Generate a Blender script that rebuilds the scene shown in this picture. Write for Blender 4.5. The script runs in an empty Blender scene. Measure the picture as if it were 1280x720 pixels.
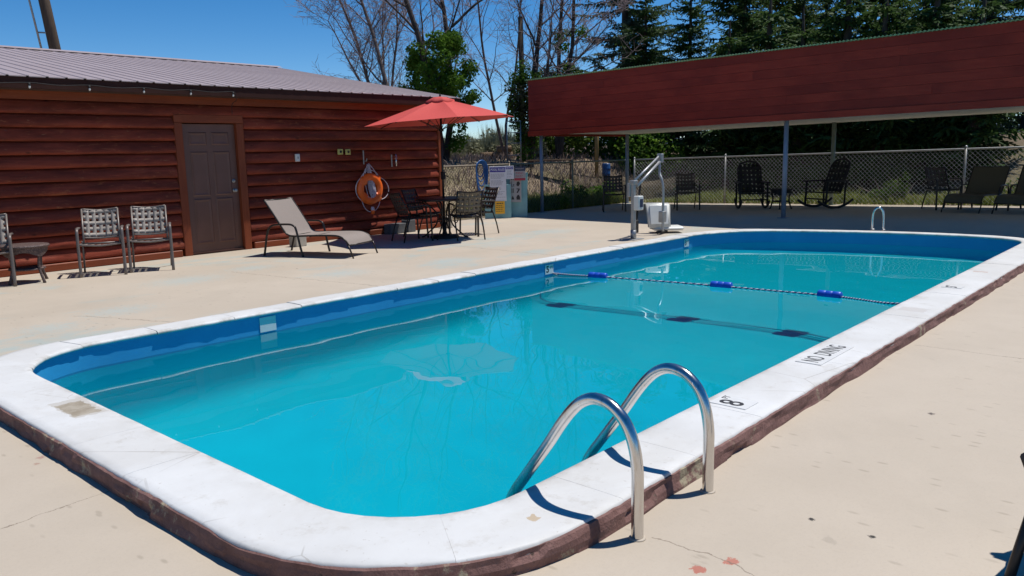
import bpy, bmesh, math, random
from math import sin, cos, pi, radians, sqrt, atan2, exp
from mathutils import Vector, Matrix, noise as mnoise

S = bpy.context.scene
C = S.collection
# ---------------------------------------------------------------- camera, sky, sun, exposure
TH = radians(48.2)                      # heading of the pool's long axis against the view
PITCH, ROLL, EYE = radians(9.6), 0.021, 1.5
def W(x, y):                            # metres right of / ahead of the viewer -> pool axes (x along pool, y across)
    return (x*cos(TH) + y*sin(TH), -x*sin(TH) + y*cos(TH))
def W3(v):
    a, b = W(v[0], v[1]); return Vector((a, b, v[2]))
fw = Vector((0, cos(PITCH), -sin(PITCH))); rt = Vector((1, 0, 0)); dn = -rt.cross(fw)
RT = rt*cos(ROLL) + dn*sin(ROLL); DN = dn*cos(ROLL) - rt*sin(ROLL)
RT, DN, FW = W3(RT), W3(DN), W3(fw)
cam_d = bpy.data.cameras.new('camera'); cam = bpy.data.objects.new('camera', cam_d); C.objects.link(cam)
cam_d.sensor_width = 36; cam_d.lens = 36*1000/1280; cam_d.clip_start = 0.05; cam_d.clip_end = 9000
M = Matrix.Identity(4)
for i in range(3):
    M[i][0] = RT[i]; M[i][1] = -DN[i]; M[i][2] = -FW[i]
M[0][3], M[1][3], M[2][3] = 0, 0, EYE
cam.matrix_world = M
S.camera = cam

SUNV = Vector((0.39, -0.18, 1.0)).normalized()          # towards the sun
wd = bpy.data.worlds.new('World'); S.world = wd; wd.use_nodes = True
nt = wd.node_tree; nt.nodes.clear()
sky = nt.nodes.new('ShaderNodeTexSky'); sky.sky_type = 'NISHITA'; sky.sun_disc = False
sky.sun_elevation = math.asin(SUNV.z); sky.sun_rotation = atan2(SUNV.x, SUNV.y)
sky.altitude = 1900; sky.air_density = 0.8; sky.dust_density = 0.05; sky.ozone_density = 2.2
hsv = nt.nodes.new('ShaderNodeHueSaturation'); hsv.inputs['Saturation'].default_value = 1.38
bg = nt.nodes.new('ShaderNodeBackground'); bg.inputs[1].default_value = 0.106
wo = nt.nodes.new('ShaderNodeOutputWorld')
nt.links.new(sky.outputs[0], hsv.inputs['Color']); nt.links.new(hsv.outputs[0], bg.inputs[0]); nt.links.new(bg.outputs[0], wo.inputs[0])
sl = bpy.data.lights.new('sun', 'SUN'); sl.energy = 4.4; sl.angle = radians(0.53); sl.color = (1.0, 0.965, 0.915)
so = bpy.data.objects.new('sun', sl); C.objects.link(so)
so.rotation_euler = SUNV.to_track_quat('Z', 'Y').to_euler(); so.location = (10, 0, 30)
vs = S.view_settings; vs.view_transform = 'Standard'; vs.look = 'None'; vs.exposure = 0.16; vs.gamma = 1.0; vs.use_curve_mapping = False
S.cycles.max_bounces = 8; S.cycles.transparent_max_bounces = 16; S.cycles.use_denoising = True
S.cycles.caustics_reflective = False; S.cycles.caustics_refractive = True; sl.cycles.is_caustics_light = True

# ---------------------------------------------------------------- materials
class NT:
    def __init__(s, name):
        s.m = bpy.data.materials.new(name); s.m.use_nodes = True; s.t = s.m.node_tree
        s.n = s.t.nodes; s.b = s.n['Principled BSDF']; s.out = s.n['Material Output']
        s.tc = s.n.new('ShaderNodeTexCoord'); s.co = s.tc.outputs['Object']
    def l(s, a, b): s.t.links.new(a, b)
    def map(s, scale=(1,1,1), co=None):
        k = s.n.new('ShaderNodeMapping'); k.inputs['Scale'].default_value = scale; s.l(co or s.co, k.inputs[0]); return k.outputs[0]
    def noise(s, scale, detail=4, rough=.55, co=None, dist=0):
        k = s.n.new('ShaderNodeTexNoise'); k.inputs['Scale'].default_value = scale; k.inputs['Detail'].default_value = detail
        k.inputs['Roughness'].default_value = rough; k.inputs['Distortion'].default_value = dist
        s.l(co or s.co, k.inputs['Vector']); return k.outputs['Fac']
    def vor(s, scale, co=None, feat='F1'):
        k = s.n.new('ShaderNodeTexVoronoi'); k.feature = feat; k.inputs['Scale'].default_value = scale
        s.l(co or s.co, k.inputs['Vector']); return k.outputs['Distance']
    def ramp(s, fac, a, b, c0=(0,0,0,1), c1=(1,1,1,1)):
        k = s.n.new('ShaderNodeValToRGB'); e = k.color_ramp.elements
        e[0].position = a; e[1].position = b; e[0].color = c0; e[1].color = c1; s.l(fac, k.inputs[0]); return k.outputs[0]
    def math(s, op, a, b=None, c=None):
        k = s.n.new('ShaderNodeMath'); k.operation = op
        for i, x in enumerate((a, b, c)):
            if x is None: continue
            if isinstance(x, (int, float)): k.inputs[i].default_value = x
            else: s.l(x, k.inputs[i])
        return k.outputs[0]
    def mix(s, fac, a, b, blend='MIX'):
        k = s.n.new('ShaderNodeMix'); k.data_type = 'RGBA'; k.blend_type = blend
        for sock, x in ((k.inputs[0], fac), (k.inputs[6], a), (k.inputs[7], b)):
            if isinstance(x, (int, float)): sock.default_value = x
            elif isinstance(x, tuple): sock.default_value = (*x[:3], 1)
            else: s.l(x, sock)
        return k.outputs[2]
    def rand(s):
        k = s.n.new('ShaderNodeObjectInfo'); return k.outputs['Random']
    def attr(s, name):
        k = s.n.new('ShaderNodeAttribute'); k.attribute_name = name; return k.outputs['Fac']
    def bump(s, h, strength=.3, dist=.01):
        k = s.n.new('ShaderNodeBump'); k.inputs['Strength'].default_value = strength; k.inputs['Distance'].default_value = dist
        s.l(h, k.inputs['Height']); s.l(k.outputs[0], s.b.inputs['Normal'])
    def color(s, c):
        if isinstance(c, tuple): s.b.inputs['Base Color'].default_value = (*c[:3], 1)
        else: s.l(c, s.b.inputs['Base Color'])
    def set(s, rough=.6, metal=0, spec=.5, coat=0):
        s.b.inputs['Metallic'].default_value = metal; s.b.inputs['Specular IOR Level'].default_value = spec
        s.b.inputs['Coat Weight'].default_value = coat
        if isinstance(rough, (int, float)): s.b.inputs['Roughness'].default_value = rough
        else: s.l(rough, s.b.inputs['Roughness'])
def simple(name, col, rough=.6, metal=0, var=.18, scale=6, bump=.0, bscale=60, spec=.5, jit=0.0):
    t = NT(name); n = t.noise(scale)
    dark = tuple(c*(1-var) for c in col); lite = tuple(min(1, c*(1+var)) for c in col)
    cc = t.ramp(n, .3, .7, (*dark, 1), (*lite, 1))
    if jit: cc = t.mix(t.math('MULTIPLY', t.rand(), jit), cc, tuple(c*.35 for c in col))
    t.color(cc); t.set(rough, metal, spec)
    if bump: t.bump(t.noise(bscale, 3), bump, .004)
    return t.m
MT = {}
def deck_mat():
    t = NT('deck_paint'); P = t.co
    n1 = t.noise(.55, 5); n2 = t.noise(2.4, 5); n3 = t.noise(28, 3)
    c = t.ramp(n1, .3, .72, (.445,.378,.295,1), (.51,.437,.347,1))
    c = t.mix(t.math('MULTIPLY', t.ramp(n2, .45, .75), .35), c, (.42,.355,.275))
    c = t.mix(t.math('MULTIPLY', t.ramp(n3, .5, .8), .15), c, (.37,.31,.245))
    # pale blue older paint showing through on the house side
    sep = t.n.new('ShaderNodeSeparateXYZ'); t.l(P, sep.inputs[0])
    side = t.ramp(sep.outputs[1], 0, 1); 
    k = t.n.new('ShaderNodeMapRange'); k.inputs[1].default_value = 6.6; k.inputs[2].default_value = 7.4; t.l(sep.outputs[1], k.inputs[0])
    b = t.ramp(t.noise(.62, 6, .62, t.map((.55,1.25,1)), .5), .535, .60)
    b = t.math('MULTIPLY', b, t.ramp(t.noise(5, 5, .6), .3, .62)); b = t.math('MULTIPLY', b, k.outputs[0])
    c = t.mix(t.math('MULTIPLY', b, .8), c, (.34,.41,.39))
    # small scuffs
    sc = t.vor(5.2, t.map((2.6,1.0,1))); msk = t.ramp(t.noise(.9, 2), .40, .55)
    sp = t.math('MULTIPLY', t.ramp(sc, .09, .17, (1,1,1,1), (0,0,0,1)), msk)
    c = t.mix(t.math('MULTIPLY', sp, .38), c, (.22,.18,.13))
    sc2 = t.vor(1.05, t.map((1.3,1,1))); sp2 = t.ramp(sc2, .012, .022, (1,1,1,1), (0,0,0,1))
    c = t.mix(sp2, c, (.05,.04,.03))
    # chipped patches where the old red coat shows
    wob = t.noise(21, 6, .75)
    def blob(x, y, r, col, c, st=1.0, soft=.25, ax=1.0):
        dx = t.math('MULTIPLY', t.math('SUBTRACT', sep.outputs[0], x), ax); dy = t.math('SUBTRACT', sep.outputs[1], y)
        d = t.math('SQRT', t.math('ADD', t.math('MULTIPLY', dx, dx), t.math('MULTIPLY', dy, dy)))
        d = t.math('ADD', d, t.math('MULTIPLY', t.math('SUBTRACT', wob, .5), r*4.5))
        m = t.ramp(t.math('DIVIDE', d, r*2), .5-soft, .5, (1,1,1,1), (0,0,0,1))
        return t.mix(t.math('MULTIPLY', m, st), c, col)
    c = blob(2.56,1.235,.026,(.42,.13,.085), c, .9, .08); c = blob(2.43,1.295,.028,(.40,.12,.08), c, .9, .08)
    c = blob(1.31,4.45,.035,(.36,.22,.18), c, .9); c = blob(1.25,4.36,.02,(.33,.2,.15), c, .8)
    c = blob(3.08,1.14,.016,(.03,.025,.02), c); c = blob(3.08,.90,.016,(.03,.025,.02), c)
    c = blob(4.79,1.13,.02,(.08,.06,.05), c); c = blob(2.95,1.02,.03,(.33,.28,.22), c, .5)
    for x, y, r, a in ((4.7,9.7,.42,.7),(3.3,8.3,.34,.8),(2.5,7.95,.3,.9),(6.2,8.5,.38,.8),(3.9,7.15,.2,.6),(5.8,10.0,.3,.7),(7.9,8.2,.35,.7),(11.9,9.5,.4,.6),(9.7,9.0,.42,.6)):
        c = blob(x, y, r, (.38,.435,.41), c, .62, .4, a)
    # hairline cracks
    w2 = t.math('MULTIPLY', t.math('SUBTRACT', t.noise(3.5, 6, .65), .5), .16)
    def crack(x0, y0, x1, y1, c, wd=.0035):
        L = sqrt((x1-x0)**2+(y1-y0)**2); ux, uy = (x1-x0)/L, (y1-y0)/L
        dx = t.math('SUBTRACT', sep.outputs[0], x0); dy = t.math('SUBTRACT', sep.outputs[1], y0)
        al = t.math('ADD', t.math('MULTIPLY', dx, ux), t.math('MULTIPLY', dy, uy))
        pe = t.math('ABSOLUTE', t.math('ADD', t.math('ADD', t.math('MULTIPLY', dx, -uy), t.math('MULTIPLY', dy, ux)), w2))
        m = t.math('LESS_THAN', pe, wd)
        m = t.math('MULTIPLY', m, t.math('MULTIPLY', t.math('GREATER_THAN', al, 0), t.math('LESS_THAN', al, L)))
        return t.mix(t.math('MULTIPLY', m, .75), c, (.16,.12,.085))
    c = crack(2.55,1.56,2.5,.2,c,.003); c = crack(.85,3.7,1.42,3.72,c,.0028); c = crack(6.43,1.66,6.46,-1,c,.004)
    c = crack(5.42,9.9,5.84,7.2,c,.006); c = crack(2.9,8.4,3.5,6.95,c,.006); c = crack(9.3,11.5,9.1,7.0,c,.007)
    c = t.mix(t.math('MULTIPLY', t.ramp(t.noise(.9, 6, .65, dist=.6), .50, .68), .30), c, (.39,.335,.265)); c = t.mix(t.math('MULTIPLY', t.ramp(t.noise(90, 3, .7), .52, .75), .22), c, (.30,.255,.20))
    t.color(c); t.set(.62, spec=.35); t.bump(t.math('ADD', t.noise(45, 4), t.math('MULTIPLY', n2, .6)), .12, .006); return t.m
MT['deck'] = deck_mat()
def coping_mat():
    t = NT('coping_white_paint'); sep = t.n.new('ShaderNodeSeparateXYZ'); t.l(t.co, sep.inputs[0])
    c = t.ramp(t.noise(1.6, 5), .3, .7, (.565,.56,.54,1), (.66,.66,.645,1)); c = t.mix(t.math('MULTIPLY', t.ramp(t.noise(.8, 6, .7, dist=.8), .48, .62), .35), c, (.50,.475,.43))
    ck = t.n.new('ShaderNodeTexVoronoi'); ck.feature = 'DISTANCE_TO_EDGE'; ck.inputs['Scale'].default_value = 1.5; t.l(t.map((1,1,.1)), ck.inputs['Vector']); c = t.mix(t.math('MULTIPLY', t.math('MULTIPLY', t.math('LESS_THAN', ck.outputs['Distance'], .004), t.ramp(t.noise(1.3, 3), .52, .58)), .5), c, (.28,.25,.21))
    c = t.mix(t.math('MULTIPLY', t.ramp(t.noise(7, 6, .75), .56, .72), .55), c, (.43,.40,.35))
    c = t.mix(t.math('MULTIPLY', t.ramp(t.noise(40, 3), .66, .74), .5), c, (.35,.31,.26))
    ag = t.attr('edge'); g = t.math('MULTIPLY', ag, t.ramp(t.noise(5, 5, .7, t.map((1,1,.2))), .42, .68))
    c = t.mix(t.math('MULTIPLY', g, .75), c, (.27,.24,.19))
    wob = t.noise(22, 4)
    def patch(x0, x1, y0, y1, col, c, st):
        j = t.math('MULTIPLY', t.math('SUBTRACT', wob, .5), .055)
        xx = t.math('ADD', sep.outputs[0], j); yy = t.math('ADD', sep.outputs[1], j)
        m = t.math('MULTIPLY', t.math('MULTIPLY', t.math('GREATER_THAN', xx, x0), t.math('LESS_THAN', xx, x1)), t.math('MULTIPLY', t.math('GREATER_THAN', yy, y0), t.math('LESS_THAN', yy, y1)))
        return t.mix(t.math('MULTIPLY', m, st), c, col)
    mud = t.ramp(t.noise(11, 6, .7), .35, .65, (.25,.20,.135,1), (.40,.35,.27,1))
    c = patch(1.545,1.725,4.64,5.05, (.47,.44,.39), c, .8)
    c = patch(1.555,1.70,4.67,4.98, mud, c, .9)
    c = patch(2.195,2.235,1.868,1.915, (.44,.33,.2), c, .8)
    c = patch(7.22,7.40,1.82,2.03, (.50,.47,.44), c, .7); c = patch(9.90,9.96,1.88,2.02, (.45,.30,.24), c, .7)
    t.color(c); t.set(.55, spec=.35); t.bump(t.math('ADD', t.noise(30, 5), t.math('MULTIPLY', t.noise(6, 3), .8)), .16, .006); return t.m
MT['coping'] = coping_mat()
def riser_mat():
    t = NT('riser_brown_paint'); c = t.ramp(t.noise(7, 6, .7), .3, .7, (.12,.055,.045,1), (.24,.125,.105,1))
    c = t.mix(t.ramp(t.noise(3.1, 6, .75), .565, .62), c, (.33,.28,.19)); c = t.mix(t.ramp(t.noise(14, 5, .7), .62, .7), c, (.05,.03,.02))
    t.color(c); t.set(.8); t.bump(t.noise(25, 6, .7), .8, .015); return t.m
MT['riser'] = riser_mat()
def wood_mat(name, c0, c1, dark, ax=(1,14,14), sheen=.55, sc=2.2, wear=.5, warm=None):
    t = NT(name); r = t.rand()
    off = t.n.new('ShaderNodeCombineXYZ'); t.l(t.math('MULTIPLY', r, 37), off.inputs[0]); t.l(t.math('MULTIPLY', r, 11), off.inputs[2])
    va = t.n.new('ShaderNodeVectorMath'); va.operation = 'ADD'; t.l(t.co, va.inputs[0]); t.l(off.outputs[0], va.inputs[1])
    co = va.outputs[0]
    g = t.noise(sc, 6, .65, t.map(ax, co), .4); big = t.noise(.9, 4, .6, co)
    c = t.ramp(g, .28, .72, (*c0, 1), (*c1, 1))
    c = t.mix(t.math('MULTIPLY', t.ramp(big, .42, .65), wear), c, dark)
    if warm: c = t.mix(t.math('MULTIPLY', t.ramp(t.noise(2.6, 6, .7, t.map((1,5,5), co)), .56, .70), .7), c, warm)
    c = t.mix(t.math('MULTIPLY', r, .35), c, dark)
    t.color(c); t.set(sheen, spec=.18); t.bump(g, .35, .006); return t.m
def log_mat():
    t = NT('log_stain'); r = t.rand()
    off = t.n.new('ShaderNodeCombineXYZ'); t.l(t.math('MULTIPLY', r, 37), off.inputs[0]); t.l(t.math('MULTIPLY', r, 11), off.inputs[2])
    va = t.n.new('ShaderNodeVectorMath'); va.operation = 'ADD'; t.l(t.co, va.inputs[0]); t.l(off.outputs[0], va.inputs[1]); co = va.outputs[0]
    g = t.noise(2.2, 6, .65, t.map((1,14,14), co), .4)
    c = t.ramp(g, .28, .72, (.20,.036,.020,1), (.34,.070,.036,1))
    c = t.mix(t.math('MULTIPLY', t.ramp(t.noise(1.1, 5, .65, t.map((1,4,4), co)), .40, .62), .75), c, (.10,.022,.013))
    c = t.mix(t.math('MULTIPLY', t.ramp(t.noise(3.2, 6, .75, t.map((1,4,4), co), .8), .57, .68), .75), c, (.40,.125,.052))
    c = t.mix(t.math('MULTIPLY', t.ramp(t.noise(9, 5, .7, t.map((1,2.2,2.2), co)), .64, .74), .8), c, (.42,.20,.10))
    kn = t.vor(1.6, t.map((1,2,2), co)); c = t.mix(t.ramp(kn, .03, .075, (1,1,1,1), (0,0,0,1)), c, (.05,.012,.008))
    c = t.mix(t.math('MULTIPLY', r, .35), c, (.12,.028,.018))
    t.color(c); t.set(.62, spec=.15); t.bump(t.math('ADD', g, t.noise(7, 5, .7, co)), .5, .01); return t.m
MT['log'] = log_mat()
MT['trim'] = wood_mat('trim_stain', (.20,.048,.02), (.30,.082,.034), (.13,.03,.016), sheen=.5)
MT['trimv'] = wood_mat('trim_stain_upright', (.20,.048,.02), (.30,.082,.034), (.13,.03,.016), ax=(14,14,1), sheen=.5)
MT['pav'] = wood_mat('pavilion_red_boards', (.235,.026,.015), (.32,.046,.025), (.13,.015,.010), ax=(16,1,16), sheen=.45, wear=.6)
MT['pole'] = wood_mat('pole_wood', (.15,.10,.06), (.30,.20,.12), (.09,.06,.04), ax=(12,12,1), sheen=.8)
MT['dpole'] = wood_mat('dark_pole_wood', (.07,.05,.035), (.14,.10,.07), (.05,.035,.025), ax=(12,12,1), sheen=.8)
MT['door'] = simple('door_brown_paint', (.135,.064,.046), .5, 0, .12, 3, .05)
MT['dark'] = simple('dark_brown_fascia', (.045,.020,.016), .7, 0, .15, 4, spec=.1)
MT['soffit'] = simple('soffit_brown', (.055,.028,.02), .8, 0, .15, 4)
def roof_mat():
    t = NT('brown_metal_roofing'); c = t.ramp(t.noise(.8, 5), .3, .7, (.34,.27,.26,1), (.40,.325,.315,1))
    c = t.mix(t.math('MULTIPLY', t.ramp(t.noise(5, 6, .7, t.map((4,.6,1))), .5, .8), .3), c, (.46,.39,.38))
    t.color(c); t.set(.42, 0, .4); return t.m
MT['roof'] = roof_mat()
MT['white'] = simple('white_paint', (.84,.86,.83), .6, 0, .06, 2, .05)
MT['corr'] = simple('green_corrugated_metal', (.17,.33,.20), .4, .35, .2, 1.5)
MT['galv'] = simple('galvanised_steel', (.36,.37,.37), .48, .7, .15, 9, .05)
MT['bluepost'] = simple('blue_grey_post_paint', (.22,.27,.34), .45, .2, .12, 4)
MT['greenpost'] = simple('grey_green_post_paint', (.16,.20,.17), .5, .1, .12, 4)
def chrome():
    t = NT('worn_stainless_steel'); sep = t.n.new('ShaderNodeSeparateXYZ'); t.l(t.co, sep.inputs[0])
    n = t.noise(9, 6, .7, t.map((1,1,.35)))
    c = t.ramp(n, .3, .75, (.58,.56,.53,1), (.72,.71,.70,1))
    c = t.mix(t.math('MULTIPLY', t.ramp(t.noise(18, 6, .7, t.map((2,2,.3))), .56, .72), .55), c, (.30,.22,.13))
    t.color(c); t.set(t.ramp(n, .3, .8, (.14,.14,.14,1), (.32,.32,.32,1)), 1.0); t.bump(t.noise(120, 3), .04, .002); return t.m
MT['chrome'] = chrome()
MT['gstrap'] = simple('grey_vinyl_strap', (.30,.26,.22), .5, 0, .08, 8, jit=.2)
MT['gframe'] = simple('grey_brown_frame', (.16,.135,.12), .42, .25, .1, 8)
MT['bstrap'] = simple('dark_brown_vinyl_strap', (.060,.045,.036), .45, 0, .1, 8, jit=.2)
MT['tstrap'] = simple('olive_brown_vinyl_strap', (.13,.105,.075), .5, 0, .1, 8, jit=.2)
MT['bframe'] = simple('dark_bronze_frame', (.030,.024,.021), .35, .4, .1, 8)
def sling(name, col):
    t = NT(name); w = t.noise(170, 2, .5, t.map((1,.35,1))); c = t.ramp(w, .35, .65, tuple(x*.84 for x in col)+(1,), (*col, 1))
    c = t.mix(t.math('MULTIPLY', t.ramp(t.noise(3, 4), .5, .8), .25), c, tuple(x*.75 for x in col))
    t.color(c); t.set(.75, spec=.25); t.bump(w, .2, .003); return t.m
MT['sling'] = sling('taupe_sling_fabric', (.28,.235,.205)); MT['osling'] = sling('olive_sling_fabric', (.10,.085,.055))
MT['wicker'] = NT('brown_wicker').m
def _w():
    t = NT('brown_wicker_weave'); w = t.vor(75); c = t.ramp(w, .1, .6, (.19,.125,.105,1), (.06,.036,.032,1)); t.color(c); t.set(.6); t.bump(w, .8, .006); return t.m
MT['wicker'] = _w()
MT['black'] = simple('black_plastic', (.012,.011,.011), .75, 0, .2, 8)
MT['orange'] = simple('orange_plastic', (.88,.15,.015), .38, 0, .1, 7)
MT['rope'] = simple('pale_rope', (.55,.50,.55), .85, 0, .3, 60)
MT['navyrope'] = simple('navy_rope', (.03,.06,.16), .8, 0, .3, 60)
MT['red'] = sling('red_canopy_fabric', (.60,.085,.07))
MT['wplastic'] = simple('white_moulded_plastic', (.66,.66,.62), .4, 0, .05, 3)
MT['float'] = simple('blue_float_plastic', (.015,.085,.52), .35, 0, .12, 8)
MT['bluehose'] = simple('blue_vinyl_hose', (.02,.10,.30), .4, 0, .12, 8)
MT['aqua'] = simple('aqua_painted_panel', (.20,.40,.42), .55, 0, .15, 3)
MT['signw'] = simple('sign_white', (.66,.66,.70), .45, 0, .04, 3)
MT['signp'] = simple('sign_purple', (.055,.035,.26), .45, 0, .05, 3)
MT['signy'] = simple('sign_yellow', (.75,.40,.01), .45, 0, .05, 3)
MT['signr'] = simple('sign_red', (.36,.03,.05), .45, 0, .05, 3)
MT['signb'] = simple('sign_navy', (.02,.03,.07), .45, 0, .05, 3)
MT['signg'] = simple('sign_grey', (.34,.33,.33), .5, 0, .05, 3)
MT['ink'] = simple('black_ink', (.02,.02,.022), .6, 0, .05, 3)
MT['inkg'] = simple('grey_ink', (.20,.20,.22), .6, 0, .05, 3)
MT['tile'] = simple('marker_tile', (.68,.68,.66), .35, 0, .05, 9)
MT['grout'] = simple('tile_edge', (.42,.41,.38), .7, 0, .1, 9)
MT['block'] = simple('concrete_block', (.36,.33,.28), .9, 0, .2, 9, .4, 50)
MT['dblock'] = simple('grey_concrete_block', (.10,.105,.11), .9, 0, .2, 9, .4, 50)
MT['bark'] = simple('grey_bark', (.135,.105,.095), .9, 0, .35, 5, .8, 12)
MT['twig'] = simple('twig_bark', (.24,.18,.18), .85, 0, .2, 3)
MT['dbark'] = simple('dark_bark', (.055,.042,.034), .95, 0, .35, 6, .8, 14)
def leaf(name, dark, lite, scale=1.2, trans=.35, yel=None):
    t = NT(name); n = t.noise(scale, 5, .65); c = t.ramp(n, .3, .7, (*dark, 1), (*lite, 1))
    if yel: c = t.mix(t.ramp(t.noise(scale*2.3, 4), .58, .72), c, yel)
    t.color(c); t.set(.6, spec=.12)
    tr = t.n.new('ShaderNodeBsdfTranslucent'); t.l(c, tr.inputs[0]); mx = t.n.new('ShaderNodeMixShader'); mx.inputs[0].default_value = trans
    t.l(t.b.outputs[0], mx.inputs[1]); t.l(tr.outputs[0], mx.inputs[2]); t.l(mx.outputs[0], t.out.inputs[0]); return t.m
MT['ivy'] = leaf('ivy_leaves', (.05,.115,.014), (.14,.26,.03), 1.4, .5, (.24,.34,.05))
MT['dead'] = leaf('dry_ivy_leaves', (.05,.045,.025), (.09,.09,.045), 2, .2)
MT['spruce'] = leaf('spruce_needles', (.028,.062,.018), (.085,.14,.036), .8, .32)
MT['bspruce'] = leaf('blue_spruce_needles', (.05,.08,.055), (.125,.175,.12), .9, .3)
MT['yspruce'] = leaf('yellow_green_needles', (.06,.09,.014), (.18,.205,.04), .9, .35)
MT['bush'] = leaf('shrub_leaves', (.035,.075,.012), (.12,.19,.03), 1.5, .4)
MT['sage'] = leaf('sagebrush_leaves', (.13,.14,.085), (.27,.275,.17), 2, .25)
MT['pinkbrush'] = leaf('dry_pink_brush', (.21,.155,.13), (.36,.28,.24), 1.2, .25)
MT['grass'] = leaf('green_weeds', (.10,.14,.03), (.26,.29,.075), 1.6, .4, (.38,.34,.13))
MT['drygrass'] = leaf('dry_grass', (.10,.082,.04), (.21,.175,.09), 2.4, .25, (.07,.085,.025))
def terrain_mat():
    t = NT('dry_ground'); c = t.ramp(t.noise(.35, 6, .6), .32, .68, (.20,.15,.105,1), (.30,.235,.16,1))
    c = t.mix(t.math('MULTIPLY', t.ramp(t.noise(.22, 5), .45, .62), .65), c, (.13,.135,.055)); c = t.mix(t.math('MULTIPLY', t.ramp(t.noise(6, 6, .7), .5, .7), .5), c, (.13,.10,.07))
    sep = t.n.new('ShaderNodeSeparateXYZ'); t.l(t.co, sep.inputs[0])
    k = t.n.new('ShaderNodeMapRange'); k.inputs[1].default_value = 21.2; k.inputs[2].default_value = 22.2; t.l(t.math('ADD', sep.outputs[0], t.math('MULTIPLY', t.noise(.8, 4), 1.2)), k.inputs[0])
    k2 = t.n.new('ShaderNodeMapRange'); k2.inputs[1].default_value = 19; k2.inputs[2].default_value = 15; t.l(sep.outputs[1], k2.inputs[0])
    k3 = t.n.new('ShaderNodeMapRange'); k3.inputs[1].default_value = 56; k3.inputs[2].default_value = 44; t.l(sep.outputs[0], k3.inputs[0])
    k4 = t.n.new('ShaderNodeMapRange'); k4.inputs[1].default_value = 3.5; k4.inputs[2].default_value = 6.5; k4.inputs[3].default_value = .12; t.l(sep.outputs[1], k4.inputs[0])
    litter_shade = t.math('MULTIPLY', t.math('MULTIPLY', t.math('MULTIPLY', k.outputs[0], k2.outputs[0]), k3.outputs[0]), k4.outputs[0])
    c = t.mix(litter_shade, c, t.ramp(t.noise(3, 6, .7), .3, .75, (.016,.013,.009,1), (.055,.042,.027,1)))  # needle litter behind the fence, with the spruces' shade painted into its dark colour
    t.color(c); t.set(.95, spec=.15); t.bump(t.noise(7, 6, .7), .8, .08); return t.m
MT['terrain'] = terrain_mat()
MT['farhill'] = simple('hazed_far_hill', (.10,.15,.19), .95, 0, .15, .01)  # blue distance haze is put into the ridge colour itself
def wall_blue():
    t = NT('pool_blue_paint'); c = t.ramp(t.noise(1.5, 5), .3, .7, (.022,.26,.52,1), (.035,.31,.58,1))
    c = t.mix(t.math('MULTIPLY', t.ramp(t.noise(4, 5, .7, t.map((1,1,4))), .55, .75), .3), c, (.08,.36,.52)); t.color(c); t.set(.5); return t.m
MT['poolwall'] = wall_blue()
def floor_teal():
    t = NT('pool_floor_plaster'); c = t.ramp(t.noise(.5, 4), .3, .7, (.0,.50,.64,1), (.0,.55,.68,1))
    c = t.mix(t.math('MULTIPLY', t.ramp(t.noise(2.2, 6, .7, dist=1), .5, .8), .22), c, (.0,.45,.57)); t.color(c); t.set(.8, spec=.1); return t.m
MT['poolfloor'] = floor_teal()
def water_mat():
    m = bpy.data.materials.new('pool_water'); m.use_nodes = True; t = m.node_tree; n = t.nodes; n.clear()
    out = n.new('ShaderNodeOutputMaterial'); rf = n.new('ShaderNodeBsdfGlass'); rf.inputs['Color'].default_value = (.96,1,1,1); rf.inputs['IOR'].default_value = 1.33; rf.inputs['Roughness'].default_value = 0
    t.links.new(rf.outputs[0], out.inputs['Surface'])
    return m
MT['water'] = water_mat()

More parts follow.
